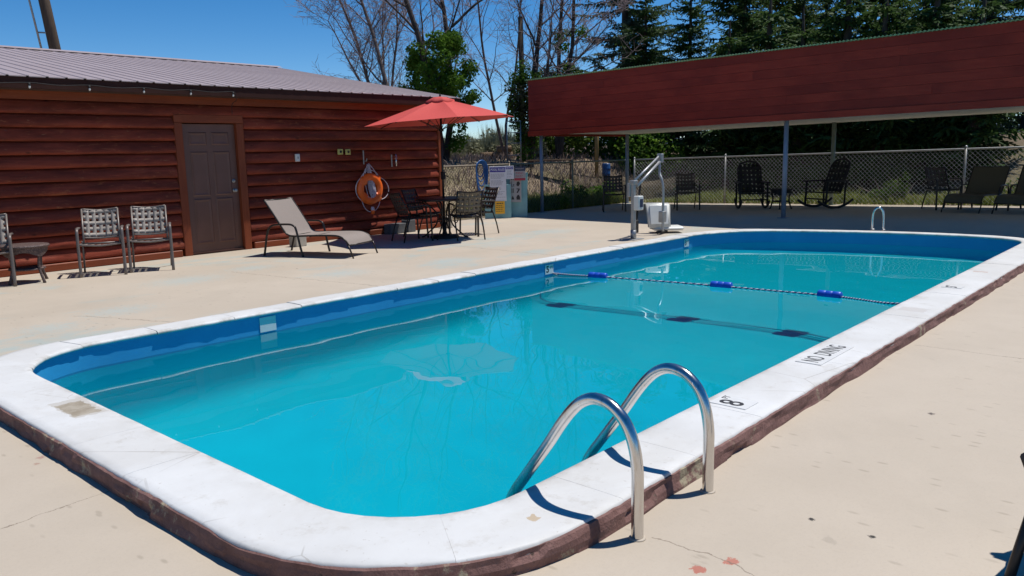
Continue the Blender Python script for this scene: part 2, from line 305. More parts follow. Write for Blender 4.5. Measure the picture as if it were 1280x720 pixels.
# ---------------------------------------------------------------- mesh helpers
class MB:
    def __init__(s): s.v = []; s.f = []; s.sm = []
    def add(s, vs, fs, smooth=False):
        o = len(s.v); s.v += [tuple(p) for p in vs]; s.f += [tuple(i+o for i in f) for f in fs]; s.sm += [smooth]*len(fs); return s
    def box(s, x0, x1, y0, y1, z0, z1, ch=0.0):
        if ch <= 0:
            vs = [(x,y,z) for z in (z0,z1) for y in (y0,y1) for x in (x0,x1)]
            return s.add(vs, [(0,2,3,1),(4,5,7,6),(0,1,5,4),(2,6,7,3),(0,4,6,2),(1,3,7,5)])
        c = min(ch, (x1-x0)/2.01, (y1-y0)/2.01, (z1-z0)/2.01)
        bm = bmesh.new(); bmesh.ops.create_cube(bm, size=1)
        for v in bm.verts: v.co = ((x0+x1)/2+v.co.x*(x1-x0), (y0+y1)/2+v.co.y*(y1-y0), (z0+z1)/2+v.co.z*(z1-z0))
        bmesh.ops.bevel(bm, geom=bm.edges[:], offset=c, segments=1, affect='EDGES')
        bm.verts.index_update(); s.add([v.co[:] for v in bm.verts], [[v.index for v in f.verts] for f in bm.faces]); bm.free(); return s
    def tube(s, pts, r, n=8, cap=True, flat=1.0, up=None):
        P = [Vector(p) for p in pts]; k = len(P); R = r if isinstance(r, (list, tuple)) else [r]*k
        vs, fs = [], []; prev = None
        for i, p in enumerate(P):
            t = (P[min(i+1,k-1)]-P[max(i-1,0)]); t = t.normalized() if t.length > 1e-9 else Vector((0,0,1))
            if prev is None:
                a = Vector(up) if up else (Vector((0,0,1)) if abs(t.z) < .9 else Vector((1,0,0)))
            else: a = prev
            a = a - t*a.dot(t); a.normalize(); prev = a; b = t.cross(a)
            for j in range(n):
                q = 2*pi*j/n; vs.append(p + a*(cos(q)*R[i]*flat) + b*(sin(q)*R[i]))
        for i in range(k-1):
            for j in range(n):
                fs.append((i*n+j, i*n+(j+1)%n, (i+1)*n+(j+1)%n, (i+1)*n+j))
        s.add(vs, fs, True)
        if cap:
            o = len(s.v)-len(vs); s.f += [tuple(o+j for j in range(n))[::-1], tuple(o+(k-1)*n+j for j in range(n))]; s.sm += [False, False]
        return s
    def lathe(s, prof, n=24, c=(0,0,0), smooth=True):
        vs, fs = [], []
        for r, z in prof:
            for j in range(n): vs.append((c[0]+r*cos(2*pi*j/n), c[1]+r*sin(2*pi*j/n), c[2]+z))
        for i in range(len(prof)-1):
            for j in range(n): fs.append((i*n+j, i*n+(j+1)%n, (i+1)*n+(j+1)%n, (i+1)*n+j))
        return s.add(vs, fs, smooth)
    def prism(s, poly, axis, a, b):      # polygon in the two other axes, extruded along axis from a to b
        def P(q, t): return {'x': (t,q[0],q[1]), 'y': (q[0],t,q[1]), 'z': (q[0],q[1],t)}[axis]
        n = len(poly); vs = [P(q, a) for q in poly]+[P(q, b) for q in poly]
        return s.add(vs, [tuple(range(n))[::-1], tuple(range(n, 2*n))]+[(i, (i+1)%n, n+(i+1)%n, n+i) for i in range(n)])
    def build(s, name, mat, parent=None, loc=(0,0,0), rotz=0, rot=None):
        me = bpy.data.meshes.new(name); me.from_pydata(s.v, [], s.f); me.materials.append(MT[mat] if isinstance(mat, str) else mat)
        me.polygons.foreach_set('use_smooth', s.sm); me.update()
        bm = bmesh.new(); bm.from_mesh(me)
        if len(bm.faces) < 20000: bmesh.ops.recalc_face_normals(bm, faces=bm.faces)
        bm.to_mesh(me); bm.free()
        o = bpy.data.objects.new(name, me); C.objects.link(o); o.parent = parent; o.location = loc; o.rotation_euler = rot or (0,0,rotz); return o
def tag(o, label=None, cat=None, group=None, kind=None):
    if label: o['label'] = label
    if cat: o['category'] = cat
    if group: o['group'] = group
    if kind: o['kind'] = kind
    return o
def thing(name, label, cat, loc=(0,0,0), rotz=0, group=None, kind=None):
    o = bpy.data.objects.new(name, None); C.objects.link(o); o.empty_display_size = .1
    o.location = loc; o.rotation_euler = (0,0,rotz); return tag(o, label, cat, group, kind)
def clone(o, parent=None, loc=None, rotz=None, label=None, group=None, matmap=None):
    c = o.copy(); C.objects.link(c)
    if parent: c.parent = parent
    if loc is not None: c.location = loc
    if rotz is not None: c.rotation_euler = (0,0,rotz)
    if label: c['label'] = label
    if group: c['group'] = group
    if matmap and c.type == 'MESH' and c.data.materials and c.data.materials[0].name in matmap:
        key = c.data.name+'|'+matmap[c.data.materials[0].name]
        if key not in _mm:
            d = c.data.copy(); d.materials[0] = MT[matmap[c.data.materials[0].name]]; _mm[key] = d
        c.data = _mm[key]
    for ch in list(o.children): clone(ch, c, matmap=matmap)
    return c
_mm = {}
def again(o, parent, loc=(0,0,0), rotz=0, name=None):           # another piece sharing the same mesh
    c = bpy.data.objects.new(name or o.name.split('.')[0], o.data); C.objects.link(c); c.parent = parent; c.location = loc; c.rotation_euler = (0,0,rotz); return c
def sstep(a, b, x):
    t = max(0, min(1, (x-a)/(b-a))); return t*t*(3-2*t)
def spline(pts, n=6):
    P = [Vector(p) for p in pts]; out = []
    for i in range(len(P)-1):
        p0, p1, p2, p3 = P[max(i-1,0)], P[i], P[i+1], P[min(i+2,len(P)-1)]
        for k in range(n):
            t = k/n; out.append(.5*((2*p1)+(p2-p0)*t+(2*p0-5*p1+4*p2-p3)*t*t+(3*p1-p0-3*p2+p3)*t**3))
    out.append(P[-1]); return out
def text(name, body, size, mat, parent, loc, rot, bold=.006, ax='CENTER', sx=1.0):
    cu = bpy.data.curves.new(name, 'FONT'); cu.body = body; cu.size = size; cu.offset = bold*size*2; cu.extrude = .0008; cu.align_x = ax; cu.align_y = 'CENTER'; cu.resolution_u = 3
    tmp = bpy.data.objects.new(name+'_tmp', cu); C.objects.link(tmp); bpy.context.view_layer.update()
    me = bpy.data.meshes.new_from_object(tmp); bpy.data.objects.remove(tmp); bpy.data.curves.remove(cu)
    me.materials.clear(); me.materials.append(MT[mat])
    for v in me.vertices: v.co.x *= sx
    o = bpy.data.objects.new(name, me); C.objects.link(o); o.parent = parent; o.location = loc; o.rotation_euler = rot; return o

# ---------------------------------------------------------------- pool outline
R_V, L_V, N_U = 2.09, 6.565, 1.735
def arc(cx, cy, r, a0, a1, n=10): return [(cx+r*cos(radians(a0+(a1-a0)*i/n)), cy+r*sin(radians(a0+(a1-a0)*i/n))) for i in range(n+1)]
raw = arc(N_U+.62, R_V+.62, .62, 180, 270) + [(12.8, R_V)]
raw += [tuple(p[:2]) for p in spline([(13.1,R_V,0),(13.42,2.14,0),(13.64,2.30,0),(13.78,2.60,0),(13.83,3.1,0),(13.77,3.9,0),(13.55,4.8,0),(13.2,5.72,0),(12.8,6.22,0),(12.35,6.46,0),(11.9,L_V,0)], 5)]
raw += arc(N_U+.70, L_V-.70, .70, 90, 180)
def resample(poly, step):
    P = [Vector((*p, 0)) for p in poly]; n = len(P); seg = [(P[(i+1)%n]-P[i]).length for i in range(n)]; T = sum(seg); k = int(round(T/step)); out = []
    i = 0; acc = 0
    for j in range(k):
        s = T*j/k
        while acc+seg[i] < s: acc += seg[i]; i += 1
        out.append(P[i].lerp(P[(i+1)%n], (s-acc)/seg[i]))
    return out, T
INN, PER = resample(raw, .1); NI = len(INN)
NOR = []
for i in range(NI):
    t = (INN[(i+2)%NI]-INN[i-2]).normalized(); NOR.append(Vector((t.y, -t.x, 0)))          # outward (outline runs counter-clockwise)
def cw(i):                                                                                # coping width
    q = INN[i % NI]; return .37 - .12*sstep(6.0, 6.5, q.y)*sstep(1.9, 2.6, q.x) - .16*sstep(12.6, 13.4, q.x)
def off(i, d, z): p = INN[i % NI] + NOR[i % NI]*d; return (p.x, p.y, z)

def ground_z(u, v):                     # the paving climbs slightly under the shelter
    return sstep(14.3, 16.0, u)*.0175*(12.8-v)
# ---- deck: one sheet with the pool cut out, climbing under the shelter
DU0, DU1, DV0, DV1 = -7.0, 19.75, -7.0, 13.05
bm = bmesh.new()
def loop(pts):
    vs = [bm.verts.new(p) for p in pts]; return [bm.edges.new((vs[i], vs[(i+1) % len(vs)])) for i in range(len(vs))]
nb = 24
outer = [(DU0, DV0, 0), (14.3, DV0, 0)] + [(14.3, DV0+(DV1-DV0)*i/nb, 0) for i in range(1, nb)] + [(14.3, DV1, 0), (DU0, DV1, 0)]
ed = loop(outer) + loop([off(i, cw(i)-.08, 0) for i in range(0, NI, 2)])
bmesh.ops.triangle_fill(bm, use_beauty=True, use_dissolve=False, edges=ed)
rows = [14.3, 14.6, 14.9, 15.2, 15.5, 15.8, 16.1, 17, 18, 19, DU1]; grid = [[bm.verts.new((u, DV0+(DV1-DV0)*i/nb, ground_z(u, DV0+(DV1-DV0)*i/nb))) for i in range(nb+1)] for u in rows]
for a in range(len(rows)-1):
    for i in range(nb): bm.faces.new((grid[a][i], grid[a+1][i], grid[a+1][i+1], grid[a][i+1]))
bmesh.ops.remove_doubles(bm, verts=bm.verts, dist=.0005); bmesh.ops.recalc_face_normals(bm, faces=bm.faces)
if sum(f.normal.z for f in bm.faces) < 0: bmesh.ops.reverse_faces(bm, faces=bm.faces)
me = bpy.data.meshes.new('deck'); bm.to_mesh(me); bm.free(); me.materials.append(MT['deck'])
deck = bpy.data.objects.new('deck', me); C.objects.link(deck); tag(deck, kind='structure')

# ---- pool basin and water
WZ = -.105
def floor_z(u): return -1.75 + .75*sstep(6.0, 12.5, u)
basin = thing('pool_basin', None, None, kind='structure')
m = MB(); rows = []
for i in range(NI):
    zb = floor_z(INN[i].x); rows.append([off(i, .002, .08), off(i, .002, WZ-.06)])
vs = [p for r in rows for p in r]; m.add(vs, [(2*i, 2*((i+1)%NI), 2*((i+1)%NI)+1, 2*i+1) for i in range(NI)], True); m.build('wall', 'poolwall', basin)
bm = bmesh.new(); rings = []
for d, k in ((.002, None), (.002, .45), (-.05, .2), (-.15, .07), (-.3, 0)):
    rings.append([bm.verts.new((*off(i, d, 0)[:2], (WZ-.06 if k is None else floor_z(INN[i].x)+k))) for i in range(NI)])
for a in range(len(rings)-1):
    for i in range(NI): bm.faces.new((rings[a][i], rings[a][(i+1)%NI], rings[a+1][(i+1)%NI], rings[a+1][i]))
fe = [bm.edges.get((rings[-1][i], rings[-1][(i+1)%NI])) for i in range(NI)]
bmesh.ops.triangle_fill(bm, use_beauty=True, edges=fe)
bmesh.ops.recalc_face_normals(bm, faces=bm.faces)
for f in bm.faces: f.smooth = True
me = bpy.data.meshes.new('floor'); bm.to_mesh(me); bm.free(); me.materials.append(MT['poolfloor'])
o = bpy.data.objects.new('floor', me); C.objects.link(o); o.parent = basin
bm = bmesh.new(); bmesh.ops.triangle_fill(bm, use_beauty=True, edges=loop([off(i, .012, WZ) for i in range(0, NI, 2)]))
bmesh.ops.subdivide_edges(bm, edges=[e for e in bm.edges if e.calc_length() > .5], cuts=6, use_grid_fill=True); bmesh.ops.triangulate(bm, faces=bm.faces)
bmesh.ops.subdivide_edges(bm, edges=[e for e in bm.edges if e.calc_length() > .12], cuts=4, use_grid_fill=True); bmesh.ops.triangulate(bm, faces=bm.faces)
for v in bm.verts: v.co.z = WZ + (.0018*mnoise.noise(Vector((v.co.x*1.3, v.co.y*1.3, 0))) + .0009*mnoise.noise(Vector((v.co.x*3.1, v.co.y*3.1, 4))))
for f in bm.faces: f.smooth = True
if sum(f.normal.z for f in bm.faces) < 0: bmesh.ops.reverse_faces(bm, faces=bm.faces)
me = bpy.data.meshes.new('water'); bm.to_mesh(me); bm.free(); me.materials.append(MT['water'])
o = bpy.data.objects.new('water', me); C.objects.link(o); tag(o, kind='structure'); o.cycles.is_caustics_caster = True
for q in basin.children: q.cycles.is_caustics_receiver = True

# ---- coping: cast slabs side by side, brown painted outer face
cop = thing('pool_coping', None, None, kind='structure')
rnd = random.Random(4)
st = [0]
while st[-1] < NI-4: st.append(min(NI, st[-1]+rnd.choice((6,6,6,7))))
if st[-1] != NI: st[-1] = NI
CT = .10
def slab(a, b):
    left = INN[(a+b)//2 % NI].y > 6.2
    g = .0032 if left else .0004
    dz = rnd.uniform(-.003, .003) if left else rnd.uniform(-.0008, .0008); di = rnd.uniform(-.006, .006) if left else rnd.uniform(-.001, .001)
    me = bpy.data.meshes.new('coping_slab'); vs, fs, ed = [], [], []
    idx = [a+g*10] + list(range(a+1, b)) + [b-g*10]
    for q in idx:
        i = int(math.floor(q)); f = q-i; w = cw(i)
        prof = [(-.008,.066,.3),(-.018,.070,.6),(-.021,.080,.9),(-.016,.091,1),(-.003,.0985,.8),(.035,CT,.25),(.12,CT+.001,0),(w-.06,CT,0),(w-.012,CT-.002,.2),(w-.002,CT-.010,.5),(w,CT-.02,.6),(w,-.03,0),(.06,.064,0)]
        A, B = Vector(off(i,0,0)), Vector(off(i+1,0,0)); An, Bn = NOR[i % NI], NOR[(i+1) % NI]
        p = A.lerp(B, f); nn = An.lerp(Bn, f).normalized()
        for d, z, e in prof:
            jit = .0025*mnoise.noise(Vector((p.x*9, p.y*9, d*7))) if d < .0 or d > w-.05 else 0
            c = p + nn*(d+di+jit*2); vs.append((c.x, c.y, z+dz*(z > .02)+jit)); ed.append(e)
    k = 13; nI = len(idx)
    for r in range(nI-1):
        for j in range(k): fs.append((r*k+j, r*k+(j+1)%k, (r+1)*k+(j+1)%k, (r+1)*k+j))
    o1 = len(vs); vs += vs[:k]; ed += ed[:k]; o2 = len(vs); vs += vs[(nI-1)*k:nI*k]; ed += ed[(nI-1)*k:nI*k]
    fs += [tuple(o1+j for j in range(k)), tuple(o2+j for j in range(k))[::-1]]
    me.from_pydata(vs, [], fs); me.materials.append(MT['coping'])
    at = me.attributes.new('edge', 'FLOAT', 'POINT'); at.data.foreach_set('value', ed)
    b_ = bmesh.new(); b_.from_mesh(me); bmesh.ops.recalc_face_normals(b_, faces=b_.faces)
    for f in b_.faces: f.smooth = len(f.verts) == 4
    b_.to_mesh(me); b_.free()
    o = bpy.data.objects.new('coping_slab', me); C.objects.link(o); o.parent = cop
for a, b in zip(st[:-1], st[1:]): slab(a, b)
NR = NI*4; m = MB(); vs, fs = [], []
for q in range(NR):
    i = q//4; f = (q%4)/4; p = Vector(off(i,0,0)).lerp(Vector(off(i+1,0,0)), f); nn = NOR[i].lerp(NOR[(i+1)%NI], f).normalized(); w = cw(i)
    for k, (z, d) in enumerate(((-.012,.016),(.012,.012),(.038,.008),(.062,.006),(.083,.003),(.087,-.01))):
        h = mnoise.noise(Vector((p.x*5, p.y*5, z*30)))*.014 + mnoise.noise(Vector((p.x*1.7+9, p.y*1.7, z*9)))*.014 + (-.016 if mnoise.noise(Vector((p.x*3.1, p.y*3.1, z*14+2))) > .42 else 0)
        if k >= 4: h *= .35
        zz = z + (mnoise.noise(Vector((p.x*6, p.y*6, 3)))*.006 + mnoise.noise(Vector((p.x*19, p.y*19, 3)))*.004 if k >= 3 else 0)
        c = p+nn*(w+d+.006+max(-.012, h)*(k < 5)); vs.append((c.x, c.y, zz))
for q in range(NR):
    for k in range(5): fs.append((q*6+k, ((q+1)%NR)*6+k, ((q+1)%NR)*6+k+1, q*6+k+1))
m.add(vs, fs, False).build('riser', 'riser', cop)

# ---- ground beyond the paving
def terrain_z(u, v):
    dv, du = v-13.3, u-20.1
    base = -.03
    if dv > 0 or du > 0:
        a = 1.28*sstep(.4, 6.5, dv); 
        right = sstep(12, 3, v)
        bk = sstep(.8, 9, du)*(.75+1.1*right)
        base = max(a, bk)*(1) + ground_z(min(max(u, 0), 19.75), v)*(u > 14)*(dv < 3)
        r = sqrt(max(0, dv)**2+max(0, du)**2)
        base += .013*max(0, r-12)*(1-.6*sstep(40, 200, r)) + .10*mnoise.noise(Vector((u*.35, v*.35, 0)))*sstep(.5, 3, max(dv, du))
        base += 1.1*mnoise.noise(Vector((u*.022, v*.022, 5)))*sstep(25, 70, r)
    return base
xs = [-900,-400,-200,-100,-60,-40,-25,-15,-10,DU0] + [DU0+1.5*i for i in range(1, 17)] + [18.5, DU1] + [20.3,20.9,21.5,22.2,23,24,25,26.5,28,30,32,35,38,42,47,53,60,70,85,105,130,170,230,320,450,700,1200]
ys = [-900,-300,-100,-40,-20,-10,DV0] + [DV0+1.5*i for i in range(1, 13)] + [12.2, DV1] + [13.6,14.1,14.6,15.2,15.8,16.5,17.2,18,19,20,21.5,23,25,27,30,33,37,42,48,55,65,80,100,130,170,230,320,450,700,1200]
m = MB(); vs = [(x, y, terrain_z(x, y)) for x in xs for y in ys]; ny = len(ys); fs = []
for i in range(len(xs)-1):
    for j in range(ny-1):
        if xs[i] >= DU0 and xs[i+1] <= DU1 and ys[j] >= DV0 and ys[j+1] <= DV1: continue
        fs.append((i*ny+j, (i+1)*ny+j, (i+1)*ny+j+1, i*ny+j+1))
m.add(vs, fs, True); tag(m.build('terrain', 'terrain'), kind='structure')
m = MB(); vs = []
for i in range(61):
    a = radians(-20+i*2.2); h = 24+9*mnoise.noise(Vector((a*3, 1, 0)))+4*mnoise.noise(Vector((a*11, 2, 0)))
    d = (cos(a), sin(a)); vs += [(d[0]*1150, d[1]*1150, -20), (d[0]*1350, d[1]*1350, h), (d[0]*1800, d[1]*1800, h*.9), (d[0]*2000, d[1]*2000, -20)]
m.add(vs, [(i*4+k, i*4+k+1, (i+1)*4+k+1, (i+1)*4+k) for i in range(60) for k in range(3)], True); tag(m.build('hills', 'farhill'), kind='structure')

# ---------------------------------------------------------------- log-sided pool house
WV, WU1 = 12.2, 11.45; DX0, DX1 = 6.03, 6.93
house = thing('log_building', 'reddish brown log sided pool house with brown metal roof and a door', 'building', (0, WV, 0))
lh, z0 = .186, .11; NL = 12
def logmesh(x0, x1, end=False):
    m = MB(); prof = []
    for d_, f_ in ((.012,.012),(.045,.02),(.066,.07),(.074,.16),(.074,.30),(.066,.46),(.050,.64),(.030,.82),(.010,.975)): prof.append((-d_, lh*f_))
    prof.append((.03, lh-.003)); prof.append((.03, .003))
    n = max(2, int((x1-x0)/.09)); vs, fs = [], []; k = len(prof)
    for i in range(n+1):
        x = x0+(x1-x0)*i/n; sc = 1.0
        for q, (y, z) in enumerate(prof):
            w = .013*mnoise.noise(Vector((x*.9, z*6, logmesh.seed))) + .009*mnoise.noise(Vector((x*3.3, z*9, logmesh.seed+4))) + .006*mnoise.noise(Vector((x*8, z*14, logmesh.seed+7)))
            if q > 8: w = 0
            vs.append((x, y-w, z+w*.4))
    for i in range(n):
        for j in range(k): fs.append((i*k+j, i*k+(j+1)%k, (i+1)*k+(j+1)%k, (i+1)*k+j))
    m.add(vs, fs, True); m.add([vs[j] for j in range(k)], [tuple(range(k))]); m.add([vs[n*k+j] for j in range(k)], [tuple(range(k))[::-1]]); return m
for i in range(NL):
    logmesh.seed = i*3.7
    z = z0+i*lh
    if z+lh < 2.19 or i < 11:
        logmesh(-1.5, DX0-.135).build('log', 'log', house, (0, 0, z)); logmesh.seed += 1; logmesh(DX1+.135, WU1-.06).build('log', 'log', house, (0, 0, z))
    else: logmesh(-1.5, WU1-.06).build('log', 'log', house, (0, 0, z))
m = MB(); m.box(-1.5, DX0-.16, .03, .2, 0, 2.55); m.box(DX1+.16, WU1, .03, .2, 0, 2.55); m.box(DX0-.16, DX1+.16, .03, .2, 2.1, 2.55); m.box(WU1-.12, WU1-.02, .2, 12.0, 0, 2.6); m.box(-1.5, -1.4, .2, 12, 0, 2.6); m.box(-1.4, WU1-.12, 11.9, 12.0, 0, 2.6); m.build('backing_wall', 'trim', house)
ge = MB(); ge.prism([(.2, 2.6), (12, 2.6), (6.1, 3.62)], 'x', WU1-.12, WU1-.04); ge.build('gable', 'log', house)
MB().box(-1.5, WU1+.02, -.035, .03, z0+NL*lh+.002, z0+NL*lh+.15, .006).build('frieze_board', 'trim', house)
MB().box(WU1-.055, WU1+.06, -.085, .1, .02, z0+NL*lh, .008).build('corner_board', 'trimv', house)
# base board
MB().box(-1.5, DX0-.18, -.10, .02, .0, z0-.004, .01).build('base_board', 'trim', house)
MB().box(DX1+.18, WU1-.06, -.075, .02, .0, z0-.004, .01).build('base_board', 'trim', house)
# door
dr = MB().box(DX0, DX1, .0, .045, .035, 2.045).build('door', 'door', house)
MB().box(DX0-.02, DX1+.02, -.06, .05, .0, .033, .005).build('threshold', 'dark', dr)
dw = DX1-DX0
pm = {}
for zc, hh in ((1.82,.20),(1.27,.70),(.52,.72)):
    for xc in (DX0+dw*.29, DX0+dw*.71):
        if zc not in pm:
            m = MB(); a, b = .15, hh/2
            o4 = [(-a,-.001,-b),(a,-.001,-b),(a,-.001,b),(-a,-.001,b)]; i4 = [(-a+.018,-.013,-b+.018),(a-.018,-.013,-b+.018),(a-.018,-.013,b-.018),(-a+.018,-.013,b-.018)]; j4 = [(-a+.05,-.006,-b+.05),(a-.05,-.006,-b+.05),(a-.05,-.006,b-.05),(-a+.05,-.006,b-.05)]
            m.add(o4+i4+j4, [(q, (q+1)%4, 4+(q+1)%4, 4+q) for q in range(4)]+[(4+q, 4+(q+1)%4, 8+(q+1)%4, 8+q) for q in range(4)]+[(8,9,10,11)])
            pm[zc] = m.build('door_panel', 'door', dr, (xc, 0, zc))
        else: again(pm[zc], dr, (xc, 0, zc))
def knob(z, r, ln, nm):
    m = MB(); m.lathe([(0,0),(.032,0),(.032,.008),(.012,.012),(.011,ln-.03),(r,ln-.018),(r*1.02,ln-.006),(r*.6,ln),(0,ln)], 16); m.build(nm, 'galv', dr, (DX1-.075, 0, z), rot=(pi/2, 0, 0))
knob(.985, .027, .065, 'door_knob'); knob(1.14, .02, .03, 'deadbolt')
for x0, x1, nm in ((DX0-.13, DX0-.004, 'door_jamb'), (DX1+.004, DX1+.13, 'door_jamb')): MB().box(x0, x1, -.075, .05, .0, 2.06, .006).build(nm, 'trimv', house)
MB().box(DX0-.13, DX1+.13, -.078, .05, 2.063, 2.185, .006).build('door_header', 'trim', house)
# roof: ribbed metal panels on a low gable
EV, EZ, RV, SL = 11.75-WV, 2.61, 18.2-WV, .174; RU0, RU1 = -2.4, 11.66
RZ = EZ+SL*(RV-EV)
def panel(w, nr):
    m = MB(); sec = [(0,0)]; 
    for k in range(nr):
        c = (k+.5)*w/nr; sec += [(c-.022,0),(c-.012,.0125),(c+.012,.0125),(c+.022,0)]
        if k < nr-1:
            c2 = (k+1)*w/nr; sec += [(c2-.03,0),(c2-.024,.0012),(c2-.018,0),(c2+.018,0),(c2+.024,.0012),(c2+.03,0)]
    sec.append((w,0)); n = len(sec); vs = []
    for y, z in ((EV, EZ), (RV, RZ)):
        vs += [(x, y, z+h) for x, h in sec]; 
    for y, z in ((EV, EZ), (RV, RZ)):
        vs += [(x, y, z+h-.012) for x, h in sec]
    fs = []
    for i in range(n-1): fs += [(i, i+1, n+i+1, n+i), (2*n+i+1, 2*n+i, 3*n+i, 3*n+i+1), (i+1, i, 2*n+i, 2*n+i+1)]
    fs += [(0, n, 3*n, 2*n), (n-1, 2*n-1, 4*n-1, 3*n-1)]
    return m.add(vs, fs)
roof = thing('roof', None, None); roof.parent = house; roof.location = (0,0,0)
pw = .94; first = panel(pw-.0015, 4).build('roof_panel', 'roof', roof, (RU0, 0, 0)); k = 1
while RU0+k*pw < RU1-.3: again(first, roof, (RU0+k*pw, 0, 0)); k += 1
RU1 = RU0+k*pw
mb = MB(); mb.add([(RU0, RV, RZ), (RU1, RV, RZ), (RU1, RV+6.4, EZ), (RU0, RV+6.4, EZ)], [(0,1,2,3)]); mb.build('back_slope', 'roof', roof)
MB().prism([(RV-.16, RZ-.005), (RV, RZ+.045), (RV+.16, RZ-.005), (RV, RZ+.03)], 'x', RU0-.01, RU1+.01).build('ridge_cap', 'roof', roof)
MB().box(RU0, RU1-.01, EV+.015, EV+.05, EZ-.155, EZ-.012).build('fascia_board', 'dark', roof)
MB().box(RU0, RU1-.012, EV+.052, .02, EZ-.15, EZ-.12).build('eave_soffit', 'soffit', roof)
mb = MB(); mb.add([(RU1-.03, EV+.01, EZ-.15), (RU1-.03, EV+.01, EZ-.012), (RU1-.03, RV, RZ-.012), (RU1-.03, RV, RZ-.15), (RU1, EV+.01, EZ-.15), (RU1, EV+.01, EZ-.012), (RU1, RV, RZ-.012), (RU1, RV, RZ-.15)], [(0,1,2,3),(7,6,5,4),(0,4,5,1),(3,2,6,7),(0,3,7,4),(1,5,6,2)]); mb.build('rake_board', 'dark', roof)
mb = MB(); mb.add([(WU1, EV+.06, EZ-.1), (RU1-.03, EV+.06, EZ-.1), (RU1-.03, RV, RZ-.1), (WU1, RV, RZ-.1)], [(0,1,2,3)]); mb.build('rake_soffit', 'soffit', roof)

# ---------------------------------------------------------------- open shelter with red boarded front
PU, PV0, PV1 = 15.42, -4.0, 13.12
def fz(v): return .0175*(13.1-v)         # the front climbs with the ground
pav = thing('pool_shelter', 'open shelter with red boarded front and green corrugated roof edge', 'shelter', (0,0,0))
BH = .1745; nbd = 7; BZ = 1.89
def slant(x0, x1, v0, v1, z0, z1, nm, mt, par, ch=0):
    m = MB(); vs = [(x, v, z+fz(v)) for z in (z0, z1) for v in (v0, v1) for x in (x0, x1)]
    m.add(vs, [(0,2,3,1),(4,5,7,6),(0,1,5,4),(2,6,7,3),(0,4,6,2),(1,3,7,5)]); return m.build(nm, mt, par)
rnd = random.Random(8)
for k in range(nbd):
    z = BZ+.125+k*BH; cuts = [PV1] + sorted([rnd.uniform(PV0+1.5, PV1-1.5) for _ in range(3)], reverse=True) + [PV0]
    for a, b in zip(cuts[:-1], cuts[1:]):
        x = PU+rnd.uniform(-.0015, .0015)
        m = MB(); t0, t1 = z+.0015, z+BH-.0015
        vs = [(x+(.0 if q == 0 else .004), v, zz+fz(v)) for q, zz in ((0, t0), (1, t1)) for v in (a-.001, b+.001)] + [(x+.03, v, zz+fz(v)) for zz in (t0, t1) for v in (a-.001, b+.001)]
        m.add(vs, [(0,1,3,2),(4,6,7,5),(0,4,5,1),(2,3,7,6),(0,2,6,4),(1,5,7,3)]); m.build('fascia_plank', 'pav', pav)
slant(PU-.022, PU+.03, PV0, PV1+.01, BZ, BZ+.122, 'trim_board', 'pav', pav)
slant(PU+.032, PU+.08, PV0, PV1-.02, BZ+.05, BZ+.125+nbd*BH, 'front_backing', 'soffit', pav)
slant(PU+.08, 19.98, PV0, PV1-.03, BZ+.06, BZ+.10, 'ceiling', 'white', pav)
slant(PU+.03, 19.8, PV1-.025, PV1+.012, BZ+.0, BZ+.125+nbd*BH-.3, 'end_wall', 'pav', pav)
slant(19.86, 19.95, PV0, PV1-.03, BZ+.10, BZ+.35, 'rear_beam', 'white', pav)
# corrugated sheets
TZ = BZ+.125+nbd*BH+.018
def sheet(w=.68, per=.068, amp=.010):
    n = int(w/per*6); m = MB(); vs = []
    for s, (x, dz) in enumerate(((PU-.07, .0), (20.08, -.62))):
        for i in range(n+1):
            y = -w*i/n; vs.append((x, y, TZ+dz+amp*cos(2*pi*y/per)+.0175*(-y)))
    k = len(vs)
    vs += [(a, b, c-.004) for a, b, c in vs]
    fs = [(i, i+1, n+2+i, n+1+i) for i in range(n)] + [(k+i+1, k+i, k+n+1+i, k+n+2+i) for i in range(n)] + [(i+1, i, k+i, k+i+1) for i in range(n)]
    return m.add(vs, fs, True)
first = None; v = PV1+.06
while v > PV0:
    if first is None: first = sheet().build('roof_sheet', 'corr', pav, (0, v, fz(v)))
    else: again(first, pav, (0, v, fz(v)))
    v -= .68
def post(u, v, r, mt, top):
    z = ground_z(u, v); m = MB(); m.tube([(0,0,0),(0,0,top-z)], r, 14); o = m.build('post', mt, pav, (u, v, z)); MB().box(-.09,.09,-.09,.09,0,.012,.003).build('base_plate', mt, o); return o
post(15.55, 12.83, .042, 'bluepost', BZ+.055+fz(12.83)); post(15.62, 6.62, .046, 'bluepost', BZ+.055+fz(6.6)); post(15.6, .6, .046, 'bluepost', BZ+.055+fz(.6))
post(19.55, 12.95, .05, 'bluepost', BZ+.055+fz(13)); post(19.55, 7.12, .05, 'greenpost', BZ+.055+fz(7.2)); post(19.55, 1.0, .05, 'greenpost', BZ+.055+fz(1))

